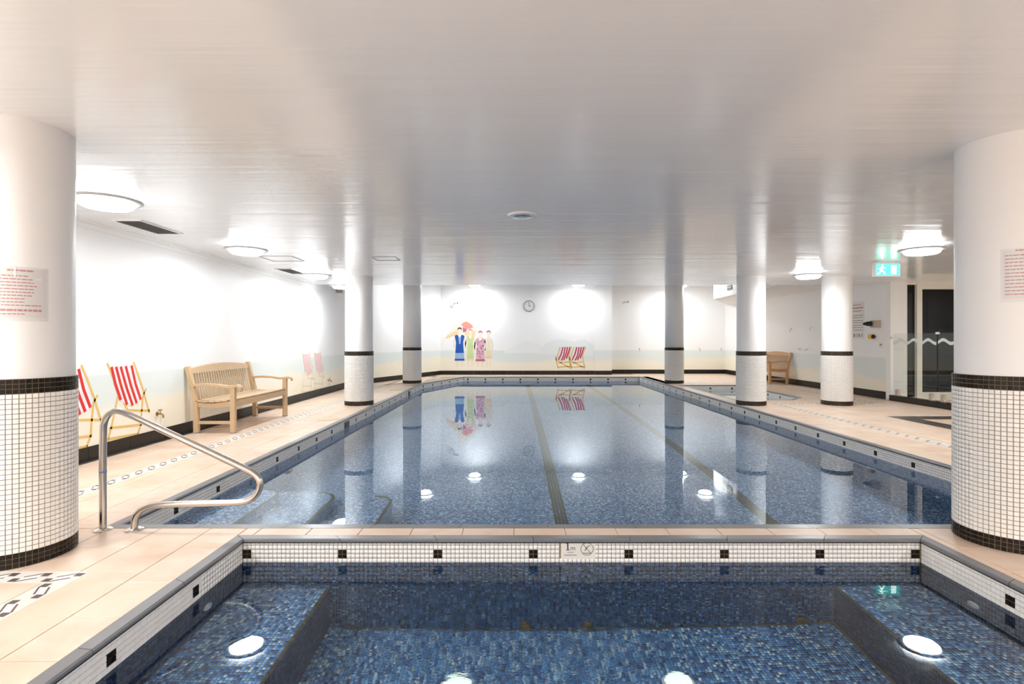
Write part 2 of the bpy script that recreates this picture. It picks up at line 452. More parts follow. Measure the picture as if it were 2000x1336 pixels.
# ------------------------------------------------------------------ floor
floor = MB()
# grout bed pieces around the openings (top just under the tiles)
GZ = -0.004
so = (SPA[0] - CW, SPA[1] + CW, SPA[2] - CW, SPA[3] + CW)
bed = MB()
def bedrect(x0, x1, y0, y1): bed.box(x0, x1, y0, y1, -0.09, GZ)
P0, P1 = -2.70, 4.33
bedrect(WL - 0.1, -1.74, -6.0, 3.59); bedrect(2.60, 10.6, -6.0, 3.59)
bedrect(-1.74, 2.60, -6.0, 0.32); bedrect(-1.74, 2.60, 3.385, 3.59)
bedrect(WL - 0.1, P0, 3.59, 20.1); bedrect(P1, 4.63, 3.59, 20.1)
bedrect(4.63, 10.6, 3.59, 11.17); bedrect(4.63, 8.0, 14.88, 20.1); bedrect(6.28, 8.0, 11.17, 14.88)
bedrect(P0, P1, 18.30, 20.1); bed.poly([(5.81, 11.17), (6.28, 11.17), (6.28, 11.73)], -0.09, GZ)
bed.poly([(P0, 15.4), (-1.74, 18.30), (P0, 18.30)], -0.09, GZ)
floor = bed.build('floor', M_grout); tag(floor, kind='structure')

def clip(poly, a, b, c):
    """keep a*x+b*y<=c"""
    out = []
    for i in range(len(poly)):
        p, q = poly[i], poly[(i + 1) % len(poly)]
        dp, dq = a * p[0] + b * p[1] - c, a * q[0] + b * q[1] - c
        if dp <= 0: out.append(p)
        if (dp < 0 < dq) or (dq < 0 < dp):
            t_ = dp / (dp - dq); out.append((p[0] + t_ * (q[0] - p[0]), p[1] + t_ * (q[1] - p[1])))
    return out
def parea(p): return 0.5 * abs(sum(p[i][0] * p[(i + 1) % len(p)][1] - p[(i + 1) % len(p)][0] * p[i][1] for i in range(len(p))))
def inset_poly(p, d):
    cx = sum(q[0] for q in p) / len(p); cy = sum(q[1] for q in p) / len(p); out = []
    n = len(p); lines = []
    for i in range(n):
        x0, y0 = p[i]; x1, y1 = p[(i + 1) % n]; L = math.hypot(x1 - x0, y1 - y0)
        if L < 1e-6: continue
        nx, ny = (y1 - y0) / L, -(x1 - x0) / L
        if nx * (cx - x0) + ny * (cy - y0) > 0: nx, ny = -nx, -ny
        lines.append((nx, ny, nx * x0 + ny * y0 - d))
    r = p
    for a, b, c in lines: r = clip(r, a, b, c)
    return r
FT = 0.335
near_tiles, far_tiles = [], []
def zone(poly, x0=0.0, y0=3.212, extra=()):
    xs = [p[0] for p in poly]; ys = [p[1] for p in poly]
    for i in range(math.floor((min(xs) - x0) / FT), math.ceil((max(xs) - x0) / FT)):
        for j in range(math.floor((min(ys) - y0) / FT), math.ceil((max(ys) - y0) / FT)):
            c = [(x0 + i * FT, y0 + j * FT), (x0 + (i + 1) * FT, y0 + j * FT), (x0 + (i + 1) * FT, y0 + (j + 1) * FT), (x0 + i * FT, y0 + (j + 1) * FT)]
            # clip against convex zone (counter-clockwise)
            for k in range(len(poly)):
                ax, ay = poly[k]; bx, by = poly[(k + 1) % len(poly)]
                nx, ny = (by - ay), -(bx - ax)
                c = clip(c, nx, ny, nx * ax + ny * ay)
                if len(c) < 3: break
            if len(c) < 3 or parea(c) < 0.0006: continue
            c = inset_poly(c, 0.0022)
            if len(c) < 3: continue
            cx = sum(q[0] for q in c) / len(c); cy = sum(q[1] for q in c) / len(c)
            s = screen((cx, cy, 0)); vis = s and -60 < s[0] < 2060 and s[1] < 1420
            (near_tiles if vis and cy < 7.4 else far_tiles).append((cy, c))
def R(x0, x1, y0, y1): return [(x0, y0), (x1, y0), (x1, y1), (x0, y1)]
SX, SY, SW = -2.36, 2.817, 0.067          # border strip corner, half width
SX2 = -3.55
DF = -4.34                                # edge of the dark floor band
zone(R(DF, SX - SW, -5.9, SY - SW), y0=SY - SW)
zone(R(SX + SW, so[0], -5.9, SY - SW), y0=SY - SW)
zone(R(SX + SW, so[0], SY - SW, SY + SW), y0=SY - SW)
zone(R(SX2 + SW, so[0], SY + SW, 3.552), y0=3.212)
zone(R(SX2 + SW, -2.737, 3.552, 14.6)); zone(R(DF, SX2 - SW, SY - SW, 14.4))
WD = ((WB - 14.8), (2.66 - 4.42))          # chamfered wall direction terms
# left rear corner beyond the strips
zone([(DF, 14.4), (SX2 - SW, 14.4), (SX2 - SW, 17.0), (DF, 15.0)])
zone([(SX2 + SW, 14.6), (-2.737, 14.6), (-2.737, 15.42), (-1.79, 18.336), (-2.7, 18.9), (-3.1, 18.2), (SX2 + SW, 17.0)])
zone([(-3.1, 18.336), (4.362, 18.336), (4.362, 19.34), (-2.65, 19.34)])
zone(R(so[0], so[1], 3.424, 3.552), y0=3.30)      # divider between the pools
zone(R(so[0], so[1], -5.9, so[2]))
SRX = 5.13; SRY = 10.55; SRX2 = 7.2; SRY2 = 15.3
zone(R(so[1], SRX - SW, -5.9, 3.552)); zone(R(4.362, SRX - SW, 3.552, SRY + SW))
DB = (6.12, 6.44, 8.44, 8.77)              # dark floor band (matwell border)
zone(R(SRX + SW, 6.12, -5.9, SRY - SW)); zone(R(6.12, 7.8, 8.77, SRY - SW)); zone(R(6.44, 7.8, -5.9, 8.44))
zone(R(4.362, 4.594, SRY + SW, 18.336)); zone(R(4.594, SRX2 - SW, SRY + SW, 11.134)); zone([(5.84, 11.134), (SRX2 - SW, 11.134), (SRX2 - SW, 11.7), (6.316, 11.7)])
zone(R(6.316, SRX2 - SW, 11.7, SRY2 - SW)); zone(R(4.594, 6.316, 14.916, SRY2 - SW)); zone(R(SRX2 + SW, 7.8, SRY - SW, 19.9)); zone(R(4.362, SRX2 + SW, SRY2 + SW, 19.9))
zone(R(7.98, 10.5, -5.9, 11.1))
near_tiles.sort(key=lambda a: a[0])
far_tiles += near_tiles[300:]; near_tiles = near_tiles[:300]
for cy, c in near_tiles:
    m = MB(); ci = inset_poly(c, 0.0018)
    if len(ci) == len(c): m.quad_prism([(x, y, -0.012) for x, y in c], [(x, y, -0.0015) for x, y in c]); m.f.pop(1); m.quad_prism([(x, y, -0.0015) for x, y in c], [(x, y, 0) for x, y in ci]); 
    else: m.poly(c, -0.012, 0)
    m.build('floor_tile', M_floor, floor)
m = MB()
for cy, c in far_tiles: m.poly(c, -0.012, 0)
o = m.build('floor_tiling', M_floor, floor); o['kind'] = 'stuff'
# dark tiles on the floor: band under the left wall, matwell border on the right
y = -5.8
while y < 14.6:
    MB().bbox(WL, DF - 0.003, y, min(y + 0.597, 14.6), -0.012, 0.002, 0.002).build('dark_border_tile', M_darkfloor, floor); y += 0.6
x = DB[0]
while x < 7.75: MB().box(x, min(x + 0.332, 7.8), DB[2], DB[3], -0.012, 0.001).build('dark_border_tile', M_darkfloor, floor); x += 0.335
y = 8.43
while y > 3.5: MB().box(DB[0] + 0.002, DB[1], y - 0.332, y, -0.012, 0.001).build('dark_border_tile', M_darkfloor, floor); y -= 0.335

# rope pattern border strips
loz_n, sq_n, groundm, rest_l, rest_s = [], [], MB(), MB(), MB()
cnt = [0, 0]
def strip(a, b):
    a = Vector((*a, 0)); b = Vector((*b, 0)); L = (b - a).length; d = (b - a) / L; s = Vector((-d.y, d.x, 0))
    c0 = [a + s * SW, a - s * SW, b - s * SW, b + s * SW]
    groundm.quad_prism([(p.x, p.y, -0.012) for p in c0], [(p.x, p.y, -0.0015) for p in c0])
    P_ = 0.174; n = int(L / P_)
    for k in range(n):
        u0 = (k + 0.12) * P_
        def pt(u, v, z): q = a + d * (u0 + u) + s * v; return (q.x, q.y, z)
        def piece(us, nm, mat, restm):
            bot = [pt(u, v, -0.010) for u, v in us]; top = [pt(u, v, 0.0) for u, v in us]
            q = top[0]; sc = screen((q[0], q[1], 0))
            i = 0 if nm == 'border_lozenge' else 1
            if q[1] < 5.2 and q[1] > 1.5 and sc and -20 < sc[0] < 2020 and cnt[i] < 100:
                cnt[i] += 1; m_ = MB(); m_.quad_prism(bot, top); m_.build(nm, mat, floor)
            else: restm.quad_prism(bot, top)
        piece([(-0.014, -0.050), (0.022, -0.050), (0.022, -0.014), (-0.014, -0.014)], 'border_square', M_sq, rest_s)
        piece([(0.104, 0.014), (0.140, 0.014), (0.140, 0.050), (0.104, 0.050)], 'border_square', M_sq, rest_s)
        piece([(0.026, -0.036), (0.100, 0.006), (0.100, 0.040), (0.026, -0.002)], 'border_lozenge', M_loz, rest_l)
        rest_s.quad_prism([pt(u, v, -0.010) for u, v in ((0.024, 0.002), (0.100, 0.044), (0.100, 0.053), (0.024, 0.011))], [pt(u, v, -0.0003) for u, v in ((0.024, 0.002), (0.100, 0.044), (0.100, 0.053), (0.024, 0.011))])
        rest_s.quad_prism([pt(u, v, -0.010) for u, v in ((0.024, -0.051), (0.100, -0.009), (0.100, 0.0), (0.024, -0.042))], [pt(u, v, -0.0003) for u, v in ((0.024, -0.051), (0.100, -0.009), (0.100, 0.0), (0.024, -0.042))])
for a, b in (((SX, SY - SW), (SX, -5.9)), ((SX + SW, SY), (SX2 - SW, SY)), ((SX2, SY + SW), (SX2, 14.6)), ((SX2, 14.6), (-2.5, 17.9)),
             ((SRX, -5.9), (SRX, SRY - SW)), ((SRX - SW, SRY), (SRX2 + SW, SRY)), ((SRX2, SRY + SW), (SRX2, SRY2 + SW)), ((SRX2 - SW, SRY2), (4.45, SRY2))):
    strip(a, b)
groundm.build('border_ground', M_strip, floor)
for m_, nm, mt in ((rest_l, 'lozenge_pattern', M_loz), (rest_s, 'square_pattern', M_sq)):
    o = m_.build(nm, mt, floor); o['kind'] = 'stuff'

# ------------------------------------------------------------------ coping and tiled pool edges
def offset_poly(poly, d):
    n = len(poly); out = []
    for i in range(n):
        p0, p1, p2 = Vector(poly[i - 1]), Vector(poly[i]), Vector(poly[(i + 1) % n])
        d1 = (p1 - p0).normalized(); d2 = (p2 - p1).normalized()
        n1 = Vector((d1.y, -d1.x)); n2 = Vector((d2.y, -d2.x)); bis = (n1 + n2).normalized()
        out.append(tuple(p1 + bis * d / max(0.3, bis.dot(n1))))
    return out
def coping(poly, parent, plen=0.6, joint=0.002):
    out = offset_poly(poly, CW)
    inn = offset_poly(poly, -0.010)
    for i in range(len(poly)):
        a, b = Vector(poly[i]), Vector(poly[(i + 1) % len(poly)]); ao, bo = Vector(out[i]), Vector(out[(i + 1) % len(poly)]); ai, bi = Vector(inn[i]), Vector(inn[(i + 1) % len(poly)])
        L = (b - a).length; n = max(1, round(L / plen)); g_ = joint / L
        for k in range(n):
            t0, t1 = k / n + g_, (k + 1) / n - g_
            q = [ai.lerp(bi, t0), ai.lerp(bi, t1), ao.lerp(bo, t1), ao.lerp(bo, t0)]
            mi = [a.lerp(b, t0), a.lerp(b, t1)]
            m_ = MB()
            bot = [(*q[0], -0.016), (*q[1], -0.016), (*q[2], -0.016), (*q[3], -0.016)]
            mid = [(*q[0], -0.004), (*q[1], -0.004), (*q[2], 0.0), (*q[3], 0.0)]
            m_.quad_prism(bot, mid)
            top = [(*mi[0], 0.003), (*mi[1], 0.003), (*q[2], 0.001), (*q[3], 0.001)]
            m_.quad_prism(mid, top)
            m_.build('coping_tile', M_cop, parent)
    m_ = MB()
    for i in range(len(poly)):
        a, b, ai, bi = poly[i], poly[(i + 1) % len(poly)], inn[i], inn[(i + 1) % len(poly)]
        m_.quad_prism([(*a, -0.022), (*b, -0.022), (*bi, -0.022), (*ai, -0.022)], [(*a, -0.0165), (*b, -0.0165), (*bi, -0.0165), (*ai, -0.0165)])
    m_.build('coping_lip', M_lip, parent)
def edge_tiles(a, b, n_in, rows, z_top, marker_row=2, first=0, period=22, skip=None, offset=0.0):
    """tile centres down from z_top along the edge a->b"""
    a = np.array([*a, 0.0]); b = np.array([*b, 0.0]); L = np.linalg.norm(b - a); d = (b - a) / L
    n = int(L / TP); pts = []; blk = []
    for i in range(n):
        u = (i + 0.5) * TP + offset
        for r in range(rows):
            z = z_top - (r + 0.5) * TP
            if skip and skip(u, z): continue
            p = a + d * u + np.array([*n_in, 0.0]) * 0.0005; p = p + np.array([0, 0, z]); pts.append(p)
            blk.append(((i - first) % period) < 2 and r in (marker_row, marker_row + 1))
    return np.array(pts), d, np.array(blk)
def basin_shell(name, poly, depth, mat_low, parent_label=None):
    """walls (0.12 thick, outside the polygon) and bottom slab"""
    e = empty(name, (0, 0, 0))
    out = offset_poly(poly, 0.028)
    return e, out

# --- near spa
x0, x1, y0, y1 = SPA
spa = tag(empty('spa_basin', (0.4, 1.8, 0)), 'white-edged tiled spa pool in the foreground with submerged side benches', 'pool', kind='structure')
spa.location = (0, 0, 0)
SD = ZW - 0.90; SB = ZW - 0.40; BW = 0.545
m = MB()
m.box(x0 - 0.03, x0 - 0.0005, y0 - 0.03, y1 + 0.03, SD - 0.05, -0.0165); m.box(x1 + 0.0005, x1 + 0.03, y0 - 0.03, y1 + 0.03, SD - 0.05, -0.0165)
m.box(x0 - 0.0005, x1 + 0.0005, y1 + 0.0005, y1 + 0.03, SD - 0.05, -0.0165); m.box(x0 - 0.0005, x1 + 0.0005, y0 - 0.03, y0 - 0.0005, SD - 0.05, -0.0165)
m.box(x0, x1, y0, y1, SD - 0.05, SD)
m.box(x0, x0 + BW, y0, y1, SD, SB); m.box(x1 - BW, x1, y0, y1, SD, SB)
m.build('basin_shell', M_grout_d, spa)
m = MB()
zt = ZW + 0.0
for q in ((x0 - 0.0004, x0, y0, y1), (x1, x1 + 0.0004, y0, y1), (x0, x1, y1, y1 + 0.0004), (x0, x1, y0 - 0.0004, y0)): m.box(*q, zt, -0.017)
m.build('wall_grout', M_grout_l, spa)
coping([(x0, y0), (x1, y0), (x1, y1), (x0, y1)], spa)
sgnx0, sgnx1 = 0.34, 0.605     # depth sign on the far wall
def inwall(i): return i
pts, d, blk = edge_tiles((x0, y1), (x1, y1), (0, -1), 5, -0.012, first=0, skip=lambda u, z: 0.297 < x0 + u < 0.510 and z > -0.012 - 3.9 * TP)
lay_tiles(spa, pts, d, (0, 0, 1), (0, -1, 0), blk, limit=0, limit_b=300)
# side walls: markers measured at y = 2.264 / 2.745
for (xx, nx, ym) in ((x0, 1, 2.264), (x1, -1, 2.745)):
    f0 = int(round((ym - y0) / TP)) - 1
    pts, d, blk = edge_tiles((xx, y0), (xx, y1), (nx, 0), 5, -0.012, first=f0 % 22)
    if nx > 0: sidew, sideb, sided = pts, blk, d
    keep = ~(blk & (pts[:, 1] > y1 - 0.1)); blk = blk & keep
    lay_tiles(spa, pts, d if nx < 0 else d, (0, 0, 1) if nx < 0 else (0, 0, 1), (nx, 0, 0), blk, limit=150, limit_b=100)
pts, d, blk = edge_tiles((x0, y0), (x1, y0), (0, 1), 5, -0.012)
lay_tiles(spa, pts, d, (0, 0, 1), (0, 1, 0), blk, limit=0, limit_b=0)
def grid(o, du, nu, dv, nv):
    i, j = np.meshgrid(np.arange(nu) + 0.5, np.arange(nv) + 0.5, indexing='ij')
    return np.asarray(o) + i.reshape(-1, 1) * TB * np.asarray(du) + j.reshape(-1, 1) * TB * np.asarray(dv)
TB = 0.0195; NY = int((y1 - y0) / TB)
X, Y, Z = (1, 0, 0), (0, 1, 0), (0, 0, 1); nX, nY, nZ = (-1, 0, 0), (0, -1, 0), (0, 0, -1)
GB, GW = [], []
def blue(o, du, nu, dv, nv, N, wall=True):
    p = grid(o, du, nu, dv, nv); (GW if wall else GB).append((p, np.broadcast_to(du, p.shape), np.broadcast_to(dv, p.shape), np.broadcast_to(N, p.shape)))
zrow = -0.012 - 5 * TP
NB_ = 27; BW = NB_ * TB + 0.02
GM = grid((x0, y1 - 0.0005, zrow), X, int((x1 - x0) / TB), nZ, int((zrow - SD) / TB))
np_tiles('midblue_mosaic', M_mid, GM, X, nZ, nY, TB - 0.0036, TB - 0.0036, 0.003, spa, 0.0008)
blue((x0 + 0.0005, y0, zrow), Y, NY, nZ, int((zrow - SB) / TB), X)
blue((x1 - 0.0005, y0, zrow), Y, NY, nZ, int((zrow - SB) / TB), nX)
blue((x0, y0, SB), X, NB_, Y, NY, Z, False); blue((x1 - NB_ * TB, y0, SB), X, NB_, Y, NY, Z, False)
blue((x0 + 0.545 + 0.0005, y0, SB), Y, NY, nZ, int((SB - SD) / TB), X); blue((x1 - 0.545 - 0.0005, y0, SB), Y, NY, nZ, int((SB - SD) / TB), nX)  # bench risers: their shade is put into the darker navy tile colour
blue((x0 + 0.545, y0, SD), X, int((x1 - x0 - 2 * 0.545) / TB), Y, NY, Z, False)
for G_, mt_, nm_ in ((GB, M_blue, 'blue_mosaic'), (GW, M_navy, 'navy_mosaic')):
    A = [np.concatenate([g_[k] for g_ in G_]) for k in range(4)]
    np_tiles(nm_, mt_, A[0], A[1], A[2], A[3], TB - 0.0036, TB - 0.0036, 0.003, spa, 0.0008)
ed = np.concatenate([grid((x0 + NB_ * TB, y0, SB), X, 1, Y, NY), grid((x1 - (NB_ + 1) * TB, y0, SB), X, 1, Y, NY)])
np_tiles('bench_edge_mosaic', M_olive, ed, X, Y, Z, TB - 0.002, TB - 0.002, 0.004, spa)
# inlet nozzles on the side walls, jets and lights
for (xx, yy, sx) in ((x0, 2.965, 1), (x0, 2.1, 1), (x1, 2.967, -1), (x1, 2.1, -1)):
    m = MB(); m.lathe([(0.038, 0.0), (0.038, 0.006), (0.026, 0.014), (0.012, 0.014), (0.010, 0.006)] if sx > 0 else [(0.038, 0.0), (0.038, -0.006), (0.026, -0.014), (0.012, -0.014), (0.010, -0.006)], (xx + sx * 0.003, yy, -0.35), 20, 'X')
    m.build('inlet_nozzle', M_plastic, spa, True)['label'] = 'round white water inlet nozzle'
for xx in (0.068, 0.454, 1.80):
    MB().lathe([(0.036, 0.0), (0.036, 0.008), (0.022, 0.02), (0.012, 0.02)], (xx, y1 - 0.004, SD + 0.06), 20, 'Y').build('wall_jet', M_brass, spa, True)['label'] = 'brown jet fitting low on the spa wall'
for (xx, yy) in ((-0.305, 2.92), (0.886, 2.925)):
    L_ = MB().lathe([(0.088, 0.0), (0.088, 0.012), (0.075, 0.022)], (xx, yy-0.05, SD + 0.003), 28).build('underwater_light', M_plastic, spa, True)
    MB().lathe([(0.073, 0.0), (0.06, 0.012), (0.03, 0.018)], (xx, yy-0.05, SD + 0.0255), 28).build('light_lens', M_plight, L_, True)
# depth sign
sg = tag(empty('depth_sign', ((sgnx0 + 0.29) / 2 + 0.0, y1, -0.06)), 'cream depth plate reading 1m beside a crossed-out diver circle on spa wall', 'sign')
sg.location = (0, 0, 0)
SIGN_Y = y1 - 0.0045
def sp(px, py): return ((px - CX) / F * y1, EYE - (py - CY) / F * y1)
def onfar(m_, pts_px, y_a, y_b):
    q = [sp(*p) for p in pts_px]; m_.quad_prism([(a, y_b, b) for a, b in q], [(a, y_a, b) for a, b in q]); return m_
MB().box(*[sp(1095.5, 0)[0], sp(1162.5, 0)[0]], y1 - 0.0055, y1 - 0.0005, sp(0, 1091)[1], sp(0, 1055.5)[1]).build('sign_plate', M_sign, sg)
sy0, sy1 = y1 - 0.0062, y1 - 0.0054
def crop(px, py): return (1080 + px / 20.0, 1040 + py / 20.0)
m = MB()
for pg in ([(545, 370), (600, 370), (600, 670), (555, 670)], [(505, 400), (555, 372), (556, 420), (510, 428)], [(515, 652), (645, 652), (645, 682), (515, 682)]): onfar(m, [crop(*p) for p in pg], sy0, sy1)
m.build('numeral_one', M_ink, sg)
m = MB()
for pg in ([(680, 570), (712, 570), (712, 680), (680, 680)], [(758, 575), (790, 575), (790, 680), (758, 680)], [(838, 585), (868, 585), (868, 680), (838, 680)], [(700, 570), (850, 570), (865, 600), (700, 600)]): onfar(m, [crop(*p) for p in pg], sy0, sy1)
m.build('letter_m', M_ink2, sg)
m = MB()
c0 = (1325, 630); r_ = 255
for k in range(32):
    a0, a1 = 2 * PI * k / 32, 2 * PI * (k + 1) / 32
    onfar(m, [crop(c0[0] + r_ * math.cos(a0), c0[1] + r_ * math.sin(a0)), crop(c0[0] + (r_ - 30) * math.cos(a0), c0[1] + (r_ - 30) * math.sin(a0)), crop(c0[0] + (r_ - 30) * math.cos(a1), c0[1] + (r_ - 30) * math.sin(a1)), crop(c0[0] + r_ * math.cos(a1), c0[1] + r_ * math.sin(a1))], sy0, sy1)
for pg in ([(1150, 450), (1175, 430), (1500, 800), (1475, 820)], [(1230, 700), (1250, 720), (1300, 640), (1450, 480), (1430, 460), (1260, 600)], [(1150, 780), (1480, 780), (1480, 815), (1150, 815)]): onfar(m, [crop(*p) for p in pg], sy0, sy1)
m.build('no_diving_symbol', M_ink2, sg)
m = MB()
onfar(m, [crop(*p) for p in [(430, 855), (920, 855), (920, 885), (430, 885)]], sy0, sy1)
for k in range(6): onfar(m, [crop(*p) for p in [(570 + k * 40, 745), (595 + k * 40, 745), (595 + k * 40, 785), (570 + k * 40, 785)]], sy0, sy1)
m.build('small_print', M_ink2, sg)

def water(name, poly, mat, label):
    me = bpy.data.meshes.new(name)
    xs = [p[0] for p in poly]; ys = [p[1] for p in poly]
    me.from_pydata([(p[0], p[1], ZW) for p in poly], [], [tuple(range(len(poly)))]); me.materials.append(mat)
    me.polygons.foreach_set('use_smooth', [True])
    o = link_mesh(name, me); tag(o, label, 'water', kind='stuff')
    o.cycles.is_caustics_caster = True
    return o
water('spa_water', [(x0 + 0.004, y0 + 0.004), (x1 - 0.004, y0 + 0.004), (x1 - 0.004, y1 - 0.005), (x0 + 0.004, y1 - 0.005)], M_water_spa, 'clear rippling water filling the foreground spa pool')

# --- main pool
pool = tag(empty('pool_basin', (0, 0, 0)), 'long blue mosaic swimming pool running to the mural wall', 'pool', kind='structure')
PD = ZW - 1.12
m = MB()
po = offset_poly(POOL, 0.028)
for i in range(len(POOL)):
    a, b, ao, bo = POOL[i], POOL[(i + 1) % 5], po[i], po[(i + 1) % 5]
    m.quad_prism([(*a, PD), (*ao, PD), (*bo, PD), (*b, PD)], [(*a, zrow), (*ao, zrow), (*bo, zrow), (*b, zrow)])
m.poly(POOL, PD - 0.05, PD)
m.build('basin_shell', M_bluetex, pool)
m = MB()
for i in range(len(POOL)):
    a, b, ao, bo = POOL[i], POOL[(i + 1) % 5], po[i], po[(i + 1) % 5]
    m.quad_prism([(*a, zrow), (*ao, zrow), (*bo, zrow), (*b, zrow)], [(*a, -0.0165), (*ao, -0.0165), (*bo, -0.0165), (*b, -0.0165)])
m.build('wall_grout', M_grout_l, pool)
coping(POOL, pool)
specs = []
def skimskip(yc, w): return lambda u, z: abs((18.27 - 0 if False else 0) + u - yc) < w and z < -0.03
# right wall: markers at y = 5.97+k*.6 -> from measured 7.537, 6.938, 6.339, 5.739
f = int(round((5.739 - 3.617) / TP)) - 1
pts, d, blk = edge_tiles((4.296, 3.617), (4.296, 18.27), (-1, 0), 5, -0.012, first=f % 22)
lay_tiles(pool, pts, d, Z, (-1, 0, 0), blk, limit=120, limit_b=60)
f = int(round((6.01 - 3.617) / TP)) - 1
pts, d, blk = edge_tiles((-2.671, 3.617), (-2.671, 15.4), (1, 0), 5, -0.012, first=f % 22,
                         skip=lambda u, z: (abs(3.617 + u - 8.52) < 0.14 or abs(3.617 + u - 13.58) < 0.14) and z < -0.035)
lay_tiles(pool, pts, d, Z, (1, 0, 0), blk, limit=120, limit_b=60)
dch = Vector((-1.72 + 2.671, 18.27 - 15.4)); dch.normalize(); nch = (dch.y, -dch.x)
pts, d, blk = edge_tiles((-2.671, 15.4), (-1.72, 18.27), nch, 5, -0.012, first=3)
lay_tiles(pool, pts, d, Z, (*nch, 0), blk, limit=0, limit_b=60)
pts, d, blk = edge_tiles((-1.72, 18.27), (4.296, 18.27), (0, -1), 5, -0.012, first=4)
lay_tiles(pool, pts, d, Z, (0, -1, 0), blk, limit=0, limit_b=60)
# steps, lane lines
M_lane = principled('lane_line_mosaic', (0.10, 0.085, 0.03), 0.3)
for k, (xe, dd, ye) in enumerate(((-2.21, 0.20, 5.2), (-1.73, 0.45, 5.35), (-1.21, 0.70, 5.5))):
    r = 0.22; pl = [(-2.670, 3.618), (xe, 3.618), (xe, ye - r)]
    for q in range(1, 6): a = q / 6 * PI / 2; pl.append((xe - r + r * math.cos(a), ye - r + r * math.sin(a)))
    pl += [(xe - r, ye), (-2.670, ye)]
    st = MB().poly(pl, PD, ZW - dd).build('pool_step', M_bluetex, pool); st['label'] = 'submerged rounded entry step'
    e = MB(); pl2 = offset_poly(pl, -0.03)
    for i in range(1, len(pl) - 2):
        e.quad_prism([(*pl[i], ZW - dd), (*pl[i + 1], ZW - dd), (*pl2[i + 1], ZW - dd), (*pl2[i], ZW - dd)], [(*pl[i], ZW - dd + 0.003), (*pl[i + 1], ZW - dd + 0.003), (*pl2[i + 1], ZW - dd + 0.003), (*pl2[i], ZW - dd + 0.003)])
    e.build('step_nosing', M_lane, st)
for xa in (0.40, 2.40):
    m = MB()
    for k in range(4): m.box(xa + k * 0.034, xa + k * 0.034 + 0.028, 3.9, 17.9, PD, PD + 0.003)
    m.build('lane_line', M_lane, pool)
MB().box(-1.205, -1.19, 4.4, 4.75, PD + 0.15, PD + 0.38).build('suction_grille', M_dark, pool)
# skimmers: mouth in the left wall and round lid on the deck
for n_, (yy, lx, ly) in enumerate(((8.52, -2.945, 8.46), (13.58, -2.95, 13.4))):
    m = MB(); m.box(-2.675, -2.668, yy - 0.14, yy + 0.14, -0.145, -0.04)
    sk = m.build('skimmer_mouth', M_brass, pool)
    m = MB(); m.box(-2.668, -2.664, yy - 0.115, yy + 0.115, -0.142, -0.055); m.build('skimmer_opening', M_dark, sk)
    lid = MB().lathe([(0.165, 0.0005), (0.165, 0.004), (0.15, 0.009), (0.14, 0.009), (0.13, 0.006)], (0, 0, 0), 36).build('skimmer_lid', M_lid, None, True)
    lid.location = (lx, ly, 0.0)
    tag(lid, ('round tan skimmer lid on the deck before the nearer left column', 'round tan skimmer lid on the deck by the far left column')[n_], 'lid')
water('pool_water', [(p[0], p[1]) for p in offset_poly(POOL, -0.006)], M_water, 'still reflective water of the long main pool')

# --- second spa on the right deck
spa2 = tag(empty('round_the_corner_spa', (0, 0, 0)), 'small white-tiled spa pool sunk in the right-hand deck', 'pool', kind='structure')
spa2.name = 'hot_tub_basin'
so2 = offset_poly(SPA2, 0.028); m = MB(); S2D = ZW - 0.4
for i in range(5):
    a, b, ao, bo = SPA2[i], SPA2[(i + 1) % 5], so2[i], so2[(i + 1) % 5]
    m.quad_prism([(*a, S2D), (*ao, S2D), (*bo, S2D), (*b, S2D)], [(*a, -0.0165), (*ao, -0.0165), (*bo, -0.0165), (*b, -0.0165)])
m.poly(SPA2, S2D - 0.05, S2D)
m.build('basin_shell', M_wtile, spa2)
coping(SPA2, spa2)
for i in range(5):
    a, b = SPA2[i], SPA2[(i + 1) % 5]; dd = Vector((b[0] - a[0], b[1] - a[1])).normalized(); nn = (-dd.y, dd.x)
    pts, d, blk = edge_tiles(a, b, nn, 5, -0.012, first=6)
    lay_tiles(spa2, pts, d, Z, (*nn, 0), blk, limit=0, limit_b=40)
water('hot_tub_water', offset_poly(SPA2, -0.006), M_water, 'water in the small spa sunk in the right deck')

# ------------------------------------------------------------------ room shell
def structure(mb, name, mat, parent=None):
    return tag(mb.build(name, mat, parent), kind='structure')
# ceiling slabs with open joints
ceil = structure(MB().box(-4.6, 10.7, -6.1, YSTEP, ZC + 0.012, ZU + 0.1), 'ceiling', M_ceil)
ys = [-6.1, 5.2, 6.39, 7.55, 8.73, 9.9, 11.0, YSTEP]
for a, b in zip(ys[:-1], ys[1:]):
    MB().box(-4.6, 10.7, a + (0 if a < 0 else 0.003), b - 0.005 if b < YSTEP else b, ZC, ZC + 0.012).build('ceiling_panel', M_ceil, ceil)
MB().box(-4.6, 8.1, YSTEP, 20.3, ZU, ZU + 0.1).build('upper_ceiling', M_ceil_up, ceil)
structure(MB().box(WL - 0.12, WL, -6.1, 14.8, -0.05, ZU), 'wall_left', M_wall)
structure(MB().poly([(WL, 14.8), (-2.66, WB), (-2.66, WB + 0.14), (WL - 0.12, WB + 0.14), (WL - 0.12, 14.8)], -0.05, ZU), 'wall_corner', M_wall)
structure(MB().box(-2.66, 3.55, WB, WB + 0.14, -0.05, ZU), 'wall_back', M_wall)
structure(MB().poly([(3.55, WB), (3.55, 20.0), (8.0, 20.0), (8.0, 20.14), (3.4, 20.14), (3.4, WB + 0.14), (3.549, WB + 0.14)], -0.05, ZU), 'wall_alcove', M_wall)
structure(MB().box(2.93, 3.55, WB - 0.03, WB, 0.0, ZU), 'trim_1', M_wall)
structure(MB().box(WR, WR + 0.14, 11.29, 20.0, -0.05, ZU), 'wall_right', M_wall)
